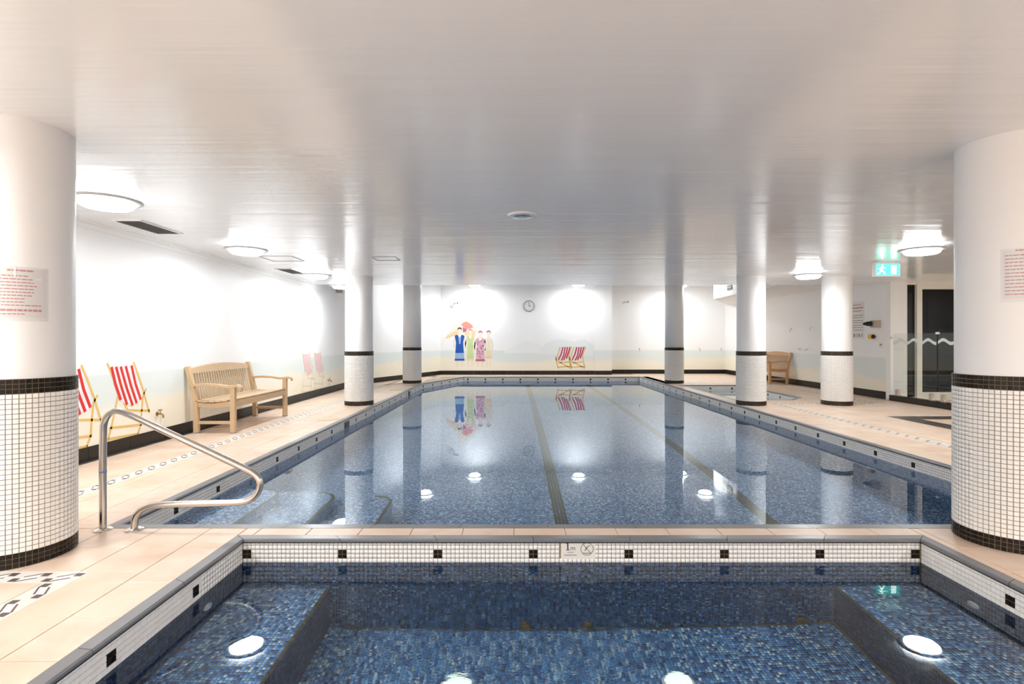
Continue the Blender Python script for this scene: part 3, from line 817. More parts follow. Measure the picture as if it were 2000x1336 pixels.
structure(MB().box(10.5, 10.62, -6.1, 11.15, -0.05, ZU), 'wall_side', M_white)
structure(MB().box(WL - 0.12, 10.62, -6.12, -6.0, -0.05, ZU), 'wall_front', M_white)
# soffit along the right wall
sof = structure(MB().poly([(6.3, YSTEP + 0.001), (WR, YSTEP + 0.001), (WR, 19.76), (6.3, 16.87)], 2.555, ZU), 'trim_2', M_white)
m = MB().box(6.285, 6.30, 15.42, 15.78, 2.72, 3.15); vg = tag(m.build('air_grille', M_grey), 'narrow grey air grille on the bulkhead face near the far right corner', 'grille')
for k in range(6): MB().box(6.278, 6.285, 15.44, 15.76, 2.75 + k * 0.065, 2.78 + k * 0.065).build('louvre', M_vent, vg)
# cornice bead on the left wall
structure(MB().box(WL, WL + 0.035, -6.0, YSTEP, ZC - 0.02, ZC).box(WL, WL + 0.012, -6.0, YSTEP, ZC - 0.075, ZC - 0.06), 'trim_3', M_white)
# skirtings of 0.6 m tiles
def skirting(name, a, b, nrm, h_=0.145, parent=None):
    sk = structure(MB().quad_prism([(a[0], a[1], 0), (b[0], b[1], 0), (b[0] + nrm[0] * 0.004, b[1] + nrm[1] * 0.004, 0), (a[0] + nrm[0] * 0.004, a[1] + nrm[1] * 0.004, 0)],
                                   [(a[0], a[1], h_), (b[0], b[1], h_), (b[0] + nrm[0] * 0.004, b[1] + nrm[1] * 0.004, h_), (a[0] + nrm[0] * 0.004, a[1] + nrm[1] * 0.004, h_)]) or _sk, name, M_grout) if False else None
    m_ = MB(); A_, B_ = Vector((*a, 0)), Vector((*b, 0)); n_ = Vector((*nrm, 0))
    m_.quad_prism([A_, B_, B_ + n_ * 0.005, A_ + n_ * 0.005], [p + Vector((0, 0, h_)) for p in (A_, B_, B_ + n_ * 0.005, A_ + n_ * 0.005)])
    sk = structure(m_, name, M_grout)
    L = (B_ - A_).length; d_ = (B_ - A_) / L; k = 0
    while k * 0.6 < L - 0.01:
        p, q = A_ + d_ * (k * 0.6 + 0.002), A_ + d_ * min(L, (k + 1) * 0.6 - 0.002); m2 = MB()
        m2.quad_prism([p + n_ * 0.004, q + n_ * 0.004, q + n_ * 0.016, p + n_ * 0.016], [v + Vector((0, 0, h_)) for v in (p + n_ * 0.004, q + n_ * 0.004, q + n_ * 0.012, p + n_ * 0.012)])
        m2.build('skirting_tile', M_skirt, sk); k += 1
skirting('baseboard_left', (WL, -5.87), (WL, 14.8), (1, 0))
nc = Vector((4.6, -1.76)).normalized()
skirting('baseboard_corner', (WL, 14.8), (-2.66, WB), (nc.x, nc.y))
skirting('baseboard_back', (-2.66, WB), (2.93, WB), (0, -1))
skirting('baseboard_pier', (2.93, WB - 0.03), (3.55, WB - 0.03), (0, -1))
skirting('baseboard_alcove', (3.56, 20.0), (WR, 20.0), (0, -1), 0.15)
skirting('baseboard_right', (WR, 19.98), (WR, 11.3), (-1, 0), 0.155)

# ------------------------------------------------------------------ columns
def column_mesh_cache():
    r = 0.27; n = 62; rows = 38; pts, U, N, blk = [], [], [], []
    for i in range(n):
        a = 2 * PI * (i + 0.5) / n
        for j in range(rows):
            pts.append((r * math.cos(a), r * math.sin(a), (j + 0.5) * TP)); U.append((-math.sin(a), math.cos(a), 0)); N.append((math.cos(a), math.sin(a), 0)); blk.append(j < 3 or j >= rows - 3)
    return np.array(pts), np.array(U), np.array(N), np.array(blk)
CP, CU, CN, CB = column_mesh_cache()
def shaft_mb(top): 
    m_ = MB(); m_.lathe([(0.262, 38 * TP + 0.0005), (0.262, top)], (0, 0, 0), 64); return m_
def core_mb():
    return MB().lathe([(0.2695, 0.0), (0.2695, 38 * TP)], (0, 0, 0), 62)
def near_column(x, y, label):
    c = tag(empty('round_column', (x, y, 0)), label, 'column', 'round pool hall columns')
    shaft_mb(ZC).build('painted_shaft', M_shaft, c, True); core_mb().build('tile_bed', M_grout_l, c, True)
    W = CP + np.array([x, y, 0]); view = np.array([0, 0, EYE]) - W; dd = np.linalg.norm(view, axis=1)
    area = (CN * view).sum(1) / dd ** 3; sx = CX + F * W[:, 0] / W[:, 1]
    score = np.where((sx > -6) & (sx < 2006) & (area > 0.012), area, -1)
    for flag, me, nm, mat in ((False, ME_w, 'mosaic_tile', M_wtile), (True, ME_b, 'black_tile', M_btile)):
        ids = np.where(CB == flag)[0]; ids = ids[np.argsort(-score[ids])]
        near = [i for i in ids[:300] if score[i] > 0]; rest = ids[len(near):]
        for i in near: link_mesh(nm, me, c, frame4(CP[i], CU[i], (0, 0, 1), CN[i]))
        np_tiles('white_mosaic' if not flag else 'black_mosaic', mat, CP[rest], CU[rest], (0, 0, 1), CN[rest], TW, TW, TH, c)
    return c
near_column(-2.905, 3.129, 'large round white column with tiled foot at the left edge of the photo')
near_column(3.096, 3.348, 'large round white column with tiled foot at the right edge of the photo')
proto = None
for (x, y, top, lb) in ((-3.02, 10.41, ZC, 'round white column on the left deck just past the teak bench'),
                        (-2.99, 15.67, ZU, 'farthest left round column beside the rear pool corner'),
                        (4.62, 10.41, ZC, 'round white column between the main pool and the small spa'),
                        (4.70, 15.67, ZU, 'farthest right round column beyond the small spa'),
                        (6.29, 10.41, ZC, 'bright white column nearest the exit sign and wall notice')):
    if proto is None:
        c = tag(empty('round_column', (x, y, 0)), lb, 'column', 'round pool hall columns'); proto = c
        shaft_mb(ZC).build('painted_shaft', M_shaft, c, True); core_mb().build('tile_bed', M_grout_l, c, True)
        np_tiles('white_mosaic', M_wtile, CP[~CB], CU[~CB], (0, 0, 1), CN[~CB], TW, TW, TH, c)
        np_tiles('black_mosaic', M_btile, CP[CB], CU[CB], (0, 0, 1), CN[CB], TW, TW, TH, c)
    else:
        c = copy_tree(proto); c.location = (x, y, 0); c['label'] = lb
        if top > ZC:
            for ch in children(c):
                if ch.name.startswith('painted_shaft'): ch.data = shaft_mb(ZU).mesh('tall_shaft', M_shaft)
                ch.data.polygons.foreach_set('use_smooth', [True] * len(ch.data.polygons)) if ch.name.startswith('painted_shaft') else None

# notices wrapped round the near columns
def col_hit(cx, cy, r, px):
    k = (px - CX) / F; # x = k*y
    A_ = k * k + 1; B_ = -2 * (k * cx + cy); C_ = cx * cx + cy * cy - r * r
    y_ = (-B_ - math.sqrt(max(0, B_ * B_ - 4 * A_ * C_))) / (2 * A_); return math.atan2(y_ - cy, k * y_ - cx), y_
def notice(cx, cy, pxc, width, z0, z1, label, lines, rev=False):
    r = 0.2625; ac, yy = col_hit(cx, cy, r, pxc); hw = width / 2 / r
    e = tag(empty('column_notice', (cx, cy, 0)), label, 'notice')
    def curved(m_, a0, a1, za, zb, rr, th=0.0006, seg=10):
        n_ = max(1, int(seg * abs(a1 - a0) / (2 * hw)) + 1)
        for i in range(n_):
            p, q = a0 + (a1 - a0) * i / n_, a0 + (a1 - a0) * (i + 1) / n_
            f_ = lambda a, R_, z: (R_ * math.cos(a), R_ * math.sin(a), z)
            m_.quad_prism([f_(p, rr, za), f_(q, rr, za), f_(q, rr + th, za), f_(p, rr + th, za)], [f_(p, rr, zb), f_(q, rr, zb), f_(q, rr + th, zb), f_(p, rr + th, zb)])
    m_ = MB(); curved(m_, ac - hw * 0.92, ac + hw * 0.92, z0 + 0.02, z1 - 0.01, r, seg=20); m_.build('paper_sheet', M_paper, e)
    m_ = MB(); curved(m_, ac - hw, ac + hw, z0, z1, r + 0.0012, 0.0003, 20); m_.build('plastic_sleeve', M_sleeve, e)
    m_ = MB(); rr = random.Random(int(pxc))
    H = z1 - z0
    for (f0, xa, xb, th) in lines:
        z = z1 - f0 * H; a = ac + hw * xa
        while a < ac + hw * xb:
            w = rr.uniform(0.02, 0.055) / 0.2625 * 0.5
            curved(m_, a, min(a + w, ac + hw * xb), z - th / 2, z + th / 2, r + 0.0007, 0.0003); a += w + 0.012
    m_.build('printed_text', M_red, e)['kind'] = 'stuff'
    m_ = MB(); curved(m_, ac - hw * 0.15, ac - hw * 0.08, z1 - 0.055, z1 + 0.012, r + 0.0018, 0.0004); m_.build('clear_tape', M_pwhite, e); m_ = MB(); curved(m_, ac + hw * 0.55, ac + hw * 0.75, z1 - 0.07, z1 - 0.06, r + 0.0018, 0.0004)
    m_.build('clear_tape', M_pwhite, e)
L1 = [(0.07, -0.35, 0.5, 0.009)] + [(0.17 + 0.06 * k, -0.85, (0.3, 0.45, 0.5, 0.6, 0.5, 0.5, 0.45, 0.2, 0.2, 0.75)[k], 0.006) for k in range(10)] + [(0.80, -0.85, 0.75, 0.012), (0.87, -0.85, 0.2, 0.006)]
notice(-2.905, 3.129, 36, 0.26, 1.355, 1.655, 'red-printed paper notice in a clear sleeve on the left near column', L1)
L2 = [(0.04, -0.5, 0.5, 0.009)] + [(0.13 + 0.066 * k, -0.85, 0.7, 0.006) for k in range(12)]
notice(3.096, 3.348, 2012, 0.26, 1.475, 1.79, 'red-printed paper notice in a clear sleeve on the right near column', L2)

# ------------------------------------------------------------------ ceiling lamps
def lamp_proto():
    e = empty('ceiling_lamp')
    MB().lathe([(0.2005, -0.072), (0.248, -0.070), (0.262, -0.062), (0.259, -0.052), (0.245, -0.047), (0.2005, -0.047)], (0, 0, 0), 48).build('lamp_ring', M_ring, e, True)
    MB().lathe([(0.12, -0.125), (0.165, -0.120), (0.19, -0.105), (0.20, -0.085), (0.20, -0.001)], (0, 0, 0), 48).build('opal_diffuser', M_opal, e, True)
    ld = bpy.data.lights.new('lamp_light', 'AREA'); ld.shape = 'DISK'; ld.size = 0.30; ld.energy = LAMP_WATT; ld.color = (0.94, 0.975, 1.0)
    ld.cycles.is_caustics_light = True
    lo = bpy.data.objects.new('lamp_light', ld); C.objects.link(lo); lo.parent = e; lo.location = (0, 0, -0.13)
    return e
LAMPS = [(-3.42, 4.48, ZC, 'round glowing ceiling lamp nearest the left near column'),
         (-3.46, 6.90, ZC, 'second round ceiling lamp of the left row'),
         (-3.56, 9.60, ZC, 'third round ceiling lamp of the left row, by the small dark vent'),
         (-3.70, 11.5, ZC, 'farthest ceiling lamp of the left row, half behind the column'),
         (5.27, 6.90, ZC, 'round ceiling lamp nearest the green exit sign'),
         (5.29, 9.60, ZC, 'round ceiling lamp left of the bright white column'),
         (5.25, 4.45, ZC, 'ceiling lamp hidden behind the right near column'),
         (-2.75, 16.5, ZU, 'upper ceiling lamp near the rear left column'),
         (-1.37, 18.6, ZU, 'upper ceiling lamp above the painted bathers'),
         (2.25, 18.6, ZU, 'upper ceiling lamp above the painted crimson deckchairs'),
         (5.9, 18.9, ZU, 'upper ceiling lamp over the rear right alcove'),
         (5.9, 16.5, ZU, 'upper ceiling lamp near the bulkhead grille'),
         (-3.42, 2.0, ZC, 'ceiling lamp beside the camera on the left, out of frame'),
         (5.25, 2.0, ZC, 'ceiling lamp beside the camera on the right, out of frame'),
         (-3.42, -0.5, ZC, 'added fill lamp behind the camera on the left'),  # lamps behind the camera are unseen, added as fill for near ceiling, columns
         (5.25, -0.5, ZC, 'added fill lamp behind the camera on the right'),
         (0.9, -1.4, ZC, 'added fill lamp behind the camera in the middle'),
         (-1.5, -3.4, ZC, 'added fill lamp far behind the camera, middle left'), (3.3, -3.4, ZC, 'added fill lamp far behind the camera, middle right'),
         (-3.42, -3.0, ZC, 'added fill lamp far behind the camera on the left'), (5.25, -3.0, ZC, 'added fill lamp far behind the camera on the right'),
         (9.2, 8.0, ZC, 'ceiling lamp in the lobby behind the balustrade')]
lp = lamp_proto()
for i, (x, y, z, lb) in enumerate(LAMPS):
    o = lp if i == 0 else copy_tree(lp)
    o.location = (x, y, z); tag(o, lb, 'lamp', 'round drum ceiling lamps')
    if z > ZC or y < 0:
        for ch in children(o):
            if ch.type == 'LIGHT': ch.data = ch.data.copy(); ch.data.energy = LAMP_WATT * (1.35 if z > ZC else 2.2)  # upper lamps run stronger, the added fill lamps stronger still

# unlit centre fitting, hatches, vents
dl = tag(empty('ceiling_fitting', (0.08, 5.24, ZC)), 'small unlit round fitting in the middle of the ceiling', 'fitting')
MB().lathe([(0.10, -0.020), (0.135, -0.016), (0.142, -0.006), (0.142, 0.0)], (0, 0, 0), 36).build('outer_ring', M_plastic, dl, True)
MB().lathe([(0.05, -0.027), (0.085, -0.024), (0.095, -0.018)], (0, 0, 0), 36).build('inner_disc', M_chrome, dl, True)
for i, (yc, lb) in enumerate(((5.80, 'long dark slotted ceiling vent near the first left lamp'), (9.50, 'small dark slotted ceiling vent farther along the left side'))):
    v = tag(empty('ceiling_vent', (-3.96, yc, ZC)), lb, 'vent', 'dark ceiling vents')
    MB().box(-0.135, 0.135, -0.335, 0.335, -0.004, 0.0).build('vent_backing', M_vent, v)
    m = MB(); m.box(-0.15, -0.13, -0.35, 0.35, -0.012, 0); m.box(0.13, 0.15, -0.35, 0.35, -0.012, 0); m.box(-0.13, 0.13, -0.35, -0.335, -0.012, 0); m.box(-0.13, 0.13, 0.335, 0.35, -0.012, 0); m.build('vent_frame', M_plastic, v)
    for k in range(14): MB().bar((-0.13, -0.31 + k * 0.048, -0.007), (0.13, -0.31 + k * 0.048, -0.007), 0.012, 0.005).build('vent_slat', M_ventbar, v)
for (xc, yc, w, lb) in ((-3.5, 8.05, 0.5, 'faint square access hatch in the ceiling between left lamps'), (-1.93, 8.05, 0.36, 'faint square access hatch in the ceiling above the left pool edge')):
    m = MB(); h_ = w / 2
    for q in ((-h_, h_, -h_, -h_ + 0.006), (-h_, h_, h_ - 0.006, h_), (-h_, -h_ + 0.006, -h_ + 0.006, h_ - 0.006), (h_ - 0.006, h_, -h_ + 0.006, h_ - 0.006)): m.box(*q, -0.006, 0)
    hh = m.build('access_hatch', M_ring); hh.location = (xc, yc, ZC); tag(hh, lb, 'hatch', 'ceiling access hatches')
# exit sign
ex = tag(empty('exit_sign', (5.83, 8.36, ZC)), 'green glowing exit sign hanging from the right ceiling', 'sign')
MB().box(-0.2, 0.2, -0.03, 0.045, -0.235, -0.012).build('sign_housing', M_plastic, ex); MB().box(-0.12, 0.12, -0.02, 0.03, -0.012, 0).build('ceiling_bracket', M_plastic, ex)
MB().box(-0.178, 0.185, -0.034, -0.03, -0.215, -0.045).build('green_panel', M_green, ex)
def flat(m_, pts_, ya, yb): m_.quad_prism([(a, yb, b) for a, b in pts_], [(a, ya, b) for a, b in pts_]); return m_
m = MB()
def exq(*pg): flat(m, pg, -0.037, -0.034)
hx, hz = -0.088, -0.068
exq(*[(hx + 0.016 * math.cos(a * PI / 5), hz + 0.016 * math.sin(a * PI / 5)) for a in range(10)])
exq((-0.115, -0.09), (-0.075, -0.088), (-0.085, -0.145), (-0.115, -0.145)); exq((-0.09, -0.14), (-0.055, -0.165), (-0.04, -0.20), (-0.055, -0.205), (-0.075, -0.172), (-0.105, -0.15))
exq((-0.115, -0.14), (-0.10, -0.15), (-0.135, -0.195), (-0.165, -0.20), (-0.165, -0.188), (-0.142, -0.183)); exq((-0.078, -0.092), (-0.045, -0.115), (-0.035, -0.105), (-0.075, -0.085)); exq((-0.115, -0.092), (-0.15, -0.12), (-0.14, -0.13), (-0.11, -0.11))
m.build('running_figure', M_exitw, ex)
m = MB(); exq((0.05, -0.065), (0.13, -0.065), (0.13, -0.20), (0.05, -0.20)); m.build('door_symbol', M_exitw, ex)

# ------------------------------------------------------------------ handrail
hr = tag(empty('pool_handrail', (-2.72, 3.5, 0)), 'bent stainless steel handrail on the divider by the left near column', 'handrail')
hr.location = (0, 0, 0); HY = 3.52
def hp(px, py): return ((px - CX) / F * HY, HY, EYE - (py - CY) / F * HY)
raw = [(201, 1035), (201, 840), (204, 820), (213, 807), (226, 802), (242, 805), (300, 832), (400, 878), (478, 915), (497, 925), (507, 938), (508, 953), (500, 968), (486, 978), (466, 982), (400, 983), (310, 986), (286, 990), (270, 1000), (263, 1014), (262, 1035)]
def smooth_path(pts_, it=2):
    for _ in range(it):
        q = [pts_[0]]
        for a, b in zip(pts_[:-1], pts_[1:]):
            q.append(tuple(0.75 * u + 0.25 * v for u, v in zip(a, b))); q.append(tuple(0.25 * u + 0.75 * v for u, v in zip(a, b)))
        q.append(pts_[-1]); pts_ = q
    return pts_
MB().tube(smooth_path([hp(*p) for p in raw]), 0.0215, 16).build('rail_tube', M_steel, hr, True)
for px in (201, 262): 
    q = hp(px, 1035); MB().lathe([(0.056, 0.0005), (0.056, 0.006), (0.045, 0.014), (0.026, 0.018)], (q[0], q[1], 0), 28).build('floor_flange', M_steel, hr, True)
q = hp(201, 921); MB().lathe([(0.0225, -0.006), (0.0225, 0.006)], (q[0], q[1], q[2]), 24).build('blue_band', M_tape, hr, True)

# ------------------------------------------------------------------ benches
def bench(L, mat):
    """axis y, facing +x; origin at the floor under the near rear leg"""
    e = empty('garden_bench'); D = 0.50
    for yy in (0.03, L - 0.03):
        m_ = MB(); m_.box(D - 0.03, D + 0.03, yy - 0.03, yy + 0.03, 0.02, 0.62); m_.build('front_leg', mat, e)
        m_ = MB(); m_.quad_prism([(-0.02, yy - 0.03, 0.02), (0.04, yy - 0.03, 0.02), (0.04, yy + 0.03, 0.02), (-0.02, yy + 0.03, 0.02)], [(-0.03, yy - 0.03, 0.45), (0.03, yy - 0.03, 0.45), (0.03, yy + 0.03, 0.45), (-0.03, yy + 0.03, 0.45)])
        m_.quad_prism([(-0.03, yy - 0.03, 0.45), (0.03, yy - 0.03, 0.45), (0.03, yy + 0.03, 0.45), (-0.03, yy + 0.03, 0.45)], [(-0.14, yy - 0.028, 0.89), (-0.09, yy - 0.028, 0.90), (-0.09, yy + 0.028, 0.90), (-0.14, yy + 0.028, 0.89)])
        m_.build('rear_leg', mat, e)
        for xx in (D, 0.01): MB().box(xx - 0.032, xx + 0.032, yy - 0.032, yy + 0.032, 0.0, 0.02).build('leg_foot', M_grey, e)
        # arm rest with curl at the front
        prof = [(-0.07, 0.655), (0.10, 0.668), (0.28, 0.662), (0.42, 0.640), (0.50, 0.645), (0.555, 0.655), (0.60, 0.640), (0.615, 0.612)]
        m_ = MB()
        for (a0, z0_), (a1, z1_) in zip(prof[:-1], prof[1:]):
            m_.quad_prism([(a0, yy - 0.035, z0_ - 0.032), (a1, yy - 0.035, z1_ - 0.032), (a1, yy + 0.035, z1_ - 0.032), (a0, yy + 0.035, z0_ - 0.032)], [(a0, yy - 0.035, z0_), (a1, yy - 0.035, z1_), (a1, yy + 0.035, z1_), (a0, yy + 0.035, z0_)])
        m_.build('armrest', mat, e)
        # shaped seat side rail
        sp_ = [(-0.02, 0.425, 0.36), (0.1, 0.405, 0.345), (0.22, 0.40, 0.34), (0.36, 0.415, 0.35), (D, 0.435, 0.365)]
        m_ = MB()
        for (a0, t0, b0), (a1, t1, b1) in zip(sp_[:-1], sp_[1:]):
            m_.quad_prism([(a0, yy - 0.015, b0), (a1, yy - 0.015, b1), (a1, yy + 0.015, b1), (a0, yy + 0.015, b0)], [(a0, yy - 0.015, t0), (a1, yy - 0.015, t1), (a1, yy + 0.015, t1), (a0, yy + 0.015, t0)])
        m_.build('seat_side_rail', mat, e)
        MB().box(0.03, D - 0.03, yy - 0.012, yy + 0.012, 0.125, 0.165).build('side_stretcher', mat, e)
    MB().box(D - 0.012, D + 0.018, 0.06, L - 0.06, 0.35, 0.435).build('front_apron', mat, e)
    MB().box(-0.02, 0.01, 0.06, L - 0.06, 0.33, 0.40).build('rear_rail', mat, e)
    for k, (xx, zz) in enumerate(((0.05, 0.425), (0.135, 0.418), (0.22, 0.416), (0.305, 0.422), (0.39, 0.430), (0.48, 0.442))):
        MB().bbox(xx - 0.035, xx + 0.035, 0.0 if k < 5 else 0.055, L if k < 5 else L - 0.055, zz, zz + 0.018, 0.004).build('seat_slat', mat, e)
    n_ = max(12, int((L - 0.14) / 0.060)); 
    for k in range(n_):
        yy = 0.07 + (L - 0.14) * (k + 0.5) / n_
        m_ = MB(); m_.bar((0.0, yy, 0.34), (-0.10, yy, 0.84), 0.021, 0.010, (1, 0, 0.2)); m_.build('back_slat', mat, e)
    # crowned top rail
    m_ = MB(); seg = 16
    for k in range(seg):
        ya, yb = 0.05 + (L - 0.1) * k / seg, 0.05 + (L - 0.1) * (k + 1) / seg
        za, zb = 0.865 + 0.05 * math.sin(PI * k / seg), 0.865 + 0.05 * math.sin(PI * (k + 1) / seg)
        m_.quad_prism([(-0.115, ya, 0.80), (-0.085, ya, 0.80), (-0.085, yb, 0.80), (-0.115, yb, 0.80)], [(-0.13, ya, za), (-0.10, ya, za), (-0.10, yb, zb), (-0.13, yb, zb)])
    m_.build('top_rail', mat, e)
    return e
b1 = bench(1.68, M_teak); b1.location = (-4.27, 7.14, 0)
tag(b1, 'pale slatted teak bench against the left wall mural', 'bench', 'teak benches')
b2 = bench(1.62, M_teak2); b2.location = (7.76, 16.75, 0); b2.rotation_euler = (0, 0, PI)
tag(b2, 'orange-brown slatted teak bench on the right wall behind a column', 'bench', 'teak benches')

# ------------------------------------------------------------------ flat paintings on the walls (mural)
def wl(px, py, d=0.0):
    X_ = -WL - d; y_ = F * X_ / (CX - px); return (-X_, y_, EYE - (py - CY) * y_ / F)
def strokes(m_, pts_, w, conv, nvec, th, taper=1.0):
    P_ = [Vector(conv(*p)) for p in pts_]; N_ = Vector(nvec)
    for i in range(len(P_) - 1):
        d_ = (P_[i + 1] - P_[i]).normalized(); s_ = d_.cross(N_).normalized() * w / 2
        q = [P_[i] - s_, P_[i + 1] - s_, P_[i + 1] + s_, P_[i] + s_]
        m_.quad_prism(q, [v + N_ * th for v in q])
def pgon(m_, pts_, conv, nvec, th):
    q = [Vector(conv(*p)) for p in pts_]; N_ = Vector(nvec)
    m_.quad_prism(q, [v + N_ * th for v in q])
def chair_crop(px, py): return (140 + px / 6.361, 690 + py / 6.361)
def wall_chair(dy, mf, ms, mc, label, group):
    e = tag(empty('painted_deck_chair', (0, 0, 0)), label, 'painting', group)
    cv = lambda a, b: (lambda q: (q[0] + 0.001, q[1] + dy, q[2]))(wl(*chair_crop(a, b)))
    N_ = (1, 0, 0); m_ = MB()
    for pl in ([(440, 125), (500, 270), (570, 440), (690, 700)], [(768, 110), (830, 280), (885, 450), (965, 740)], [(580, 500), (500, 880), (445, 1090)], [(925, 440), (885, 520), (865, 760), (860, 880), (820, 1000)], [(690, 708), (965, 712)], [(465, 930), (870, 885)], [(455, 1065), (830, 1000)]):
        strokes(m_, pl, 0.026, cv, N_, 0.0015)
    m_.build('painted_frame', mf, e)
    tops = [(470, 165), (765, 145)]; 
    L_ = [(478, 170), (540, 360), (610, 580)]; R_ = [(765, 148), (805, 360), (862, 570)]
    m_ = MB(); pgon(m_, [(475, 170), (765, 148), (810, 350), (868, 560), (820, 620), (755, 655), (690, 650), (610, 585), (545, 400)], cv, N_, 0.002); m_.build('painted_canvas', mc, e)
    m_ = MB()
    for (a, b, c) in (((492, 170), (540, 380), (608, 580)), ((548, 168), (615, 420), (685, 640)), ((605, 165), (680, 430), (755, 650)), ((668, 160), (735, 410), (805, 620)), ((740, 152), (790, 380), (855, 575))):
        strokes(m_, [a, b, c], 0.036, cv, N_, 0.003)
    m_.build('painted_stripes', ms, e)
wall_chair(0.0, M_pyel, M_pred, M_pwhite, 'painted red and white striped deckchair on the wall left of the teak bench', 'painted deckchairs on the left wall')
wall_chair(-0.75, M_pyel, M_pred, M_pwhite, 'painted red striped deckchair on the wall half hidden by the left near column', 'painted deckchairs on the left wall')
wall_chair(5.32, M_pcream, M_ppink, M_pwhite, 'faded pink painted deckchair on the left wall, first past the bench', 'painted deckchairs on the left wall')
wall_chair(5.98, M_pcream, M_ppink, M_pwhite, 'faded pink painted deckchair on the left wall, nearest the column', 'painted deckchairs on the left wall')
# far wall
def wb(px, py): return ((px - CX) * WB / F, WB - 0.0015, EYE - (py - CY) * WB / F)
NB = (0, -1, 0)
mh = tag(empty('painted_hills', (0, 0, 0)), 'pale green hills painted on the far wall around the crimson deckchairs', 'painting')
m = MB(); pgon(m, [(985, 686), (1010, 672), (1030, 665), (1050, 672), (1075, 684), (1080, 690), (985, 690)], wb, NB, 0.0008); m.build('painted_hill', M_phill2, mh)
m = MB(); pgon(m, [(1052, 692), (1062, 674), (1078, 664), (1100, 662), (1120, 668), (1140, 662), (1158, 672), (1160, 696)], wb, NB, 0.0012); m.build('painted_hill', M_phill, mh)
def far_chair(dx, label):
    e = tag(empty('painted_deck_chair', (0, 0, 0)), label, 'painting', 'painted deckchairs on the far wall')
    cv = lambda a, b: wb(1000 + a / 10.0 + dx, 640 + b / 10.0); m_ = MB()
    for pl in ([(940, 375), (880, 570), (850, 640)], [(1165, 370), (1110, 540), (1120, 650), (1150, 780)], [(850, 560), (890, 760), (900, 800)], [(880, 640), (1120, 780), (1150, 800)], [(895, 770), (1150, 755)], [(905, 690), (1110, 670)]): strokes(m_, pl, 0.035, cv, NB, 0.002)
    m_.build('painted_frame', M_pyel, e)
    m_ = MB(); pgon(m_, [(950, 370), (1160, 370), (1090, 560), (1050, 610), (970, 650), (895, 625)], cv, NB, 0.003); m_.build('painted_canvas', M_pwhite, e)
    m_ = MB()
    for a, b, c in (((995, 380), (960, 520), (905, 630)), ((1040, 380), (1010, 540), (965, 640)), ((1085, 378), (1060, 500), (1010, 630)), ((1135, 375), (1100, 490), (1060, 600))): strokes(m_, [a, b, c], 0.05, cv, NB, 0.004)
    m_.build('painted_stripes', M_pcrim, e)
far_chair(0, 'painted crimson striped deckchair on the far wall, left one of the pair')
far_chair(27, 'painted crimson striped deckchair on the far wall, right one of the pair')
# four bathers under a beach tent
def bc(px, py): return wb(850 + px / 10.28, 600 + py / 10.28)
mt = tag(empty('painted_tent', (0, 0, 0)), 'painted open beach tent behind the four bathers on the far wall', 'painting')
m = MB(); pgon(m, [(540, 110), (480, 260), (230, 590), (250, 620), (430, 540), (620, 500), (860, 470), (870, 420)], bc, NB, 0.0008); m.build('painted_canvas', M_pskin, mt)
m = MB(); pgon(m, [(470, 430), (210, 600), (230, 635), (460, 540)], bc, NB, 0.0012); pgon(m, [(560, 500), (820, 470), (800, 600), (640, 600)], bc, NB, 0.0012); m.build('painted_shadow_side', M_ptan, mt)
m = MB(); strokes(m, [(540, 100), (330, 440), (60, 830)], 0.02, bc, NB, 0.0014); strokes(m, [(545, 100), (700, 260), (870, 430)], 0.016, bc, NB, 0.0014); m.build('painted_rope', M_pskin, mt)
mp_ = tag(empty('painted_parasol', (0, 0, 0)), 'painted orange and red paper parasol above the bathers', 'painting')
m = MB(); pgon(m, [(520, 350), (570, 300), (640, 290), (720, 340), (770, 400), (700, 430), (640, 440), (570, 400)], bc, NB, 0.003); m.build('painted_canopy', M_psalmon, mp_)
m = MB(); pgon(m, [(590, 300), (640, 285), (670, 330), (620, 390)], bc, NB, 0.0036); m.build('painted_panel', M_porange, mp_)
m = MB(); pgon(m, [(550, 400), (640, 440), (620, 490), (560, 505)], bc, NB, 0.0036); m.build('painted_dark_panel', M_pplum, mp_)
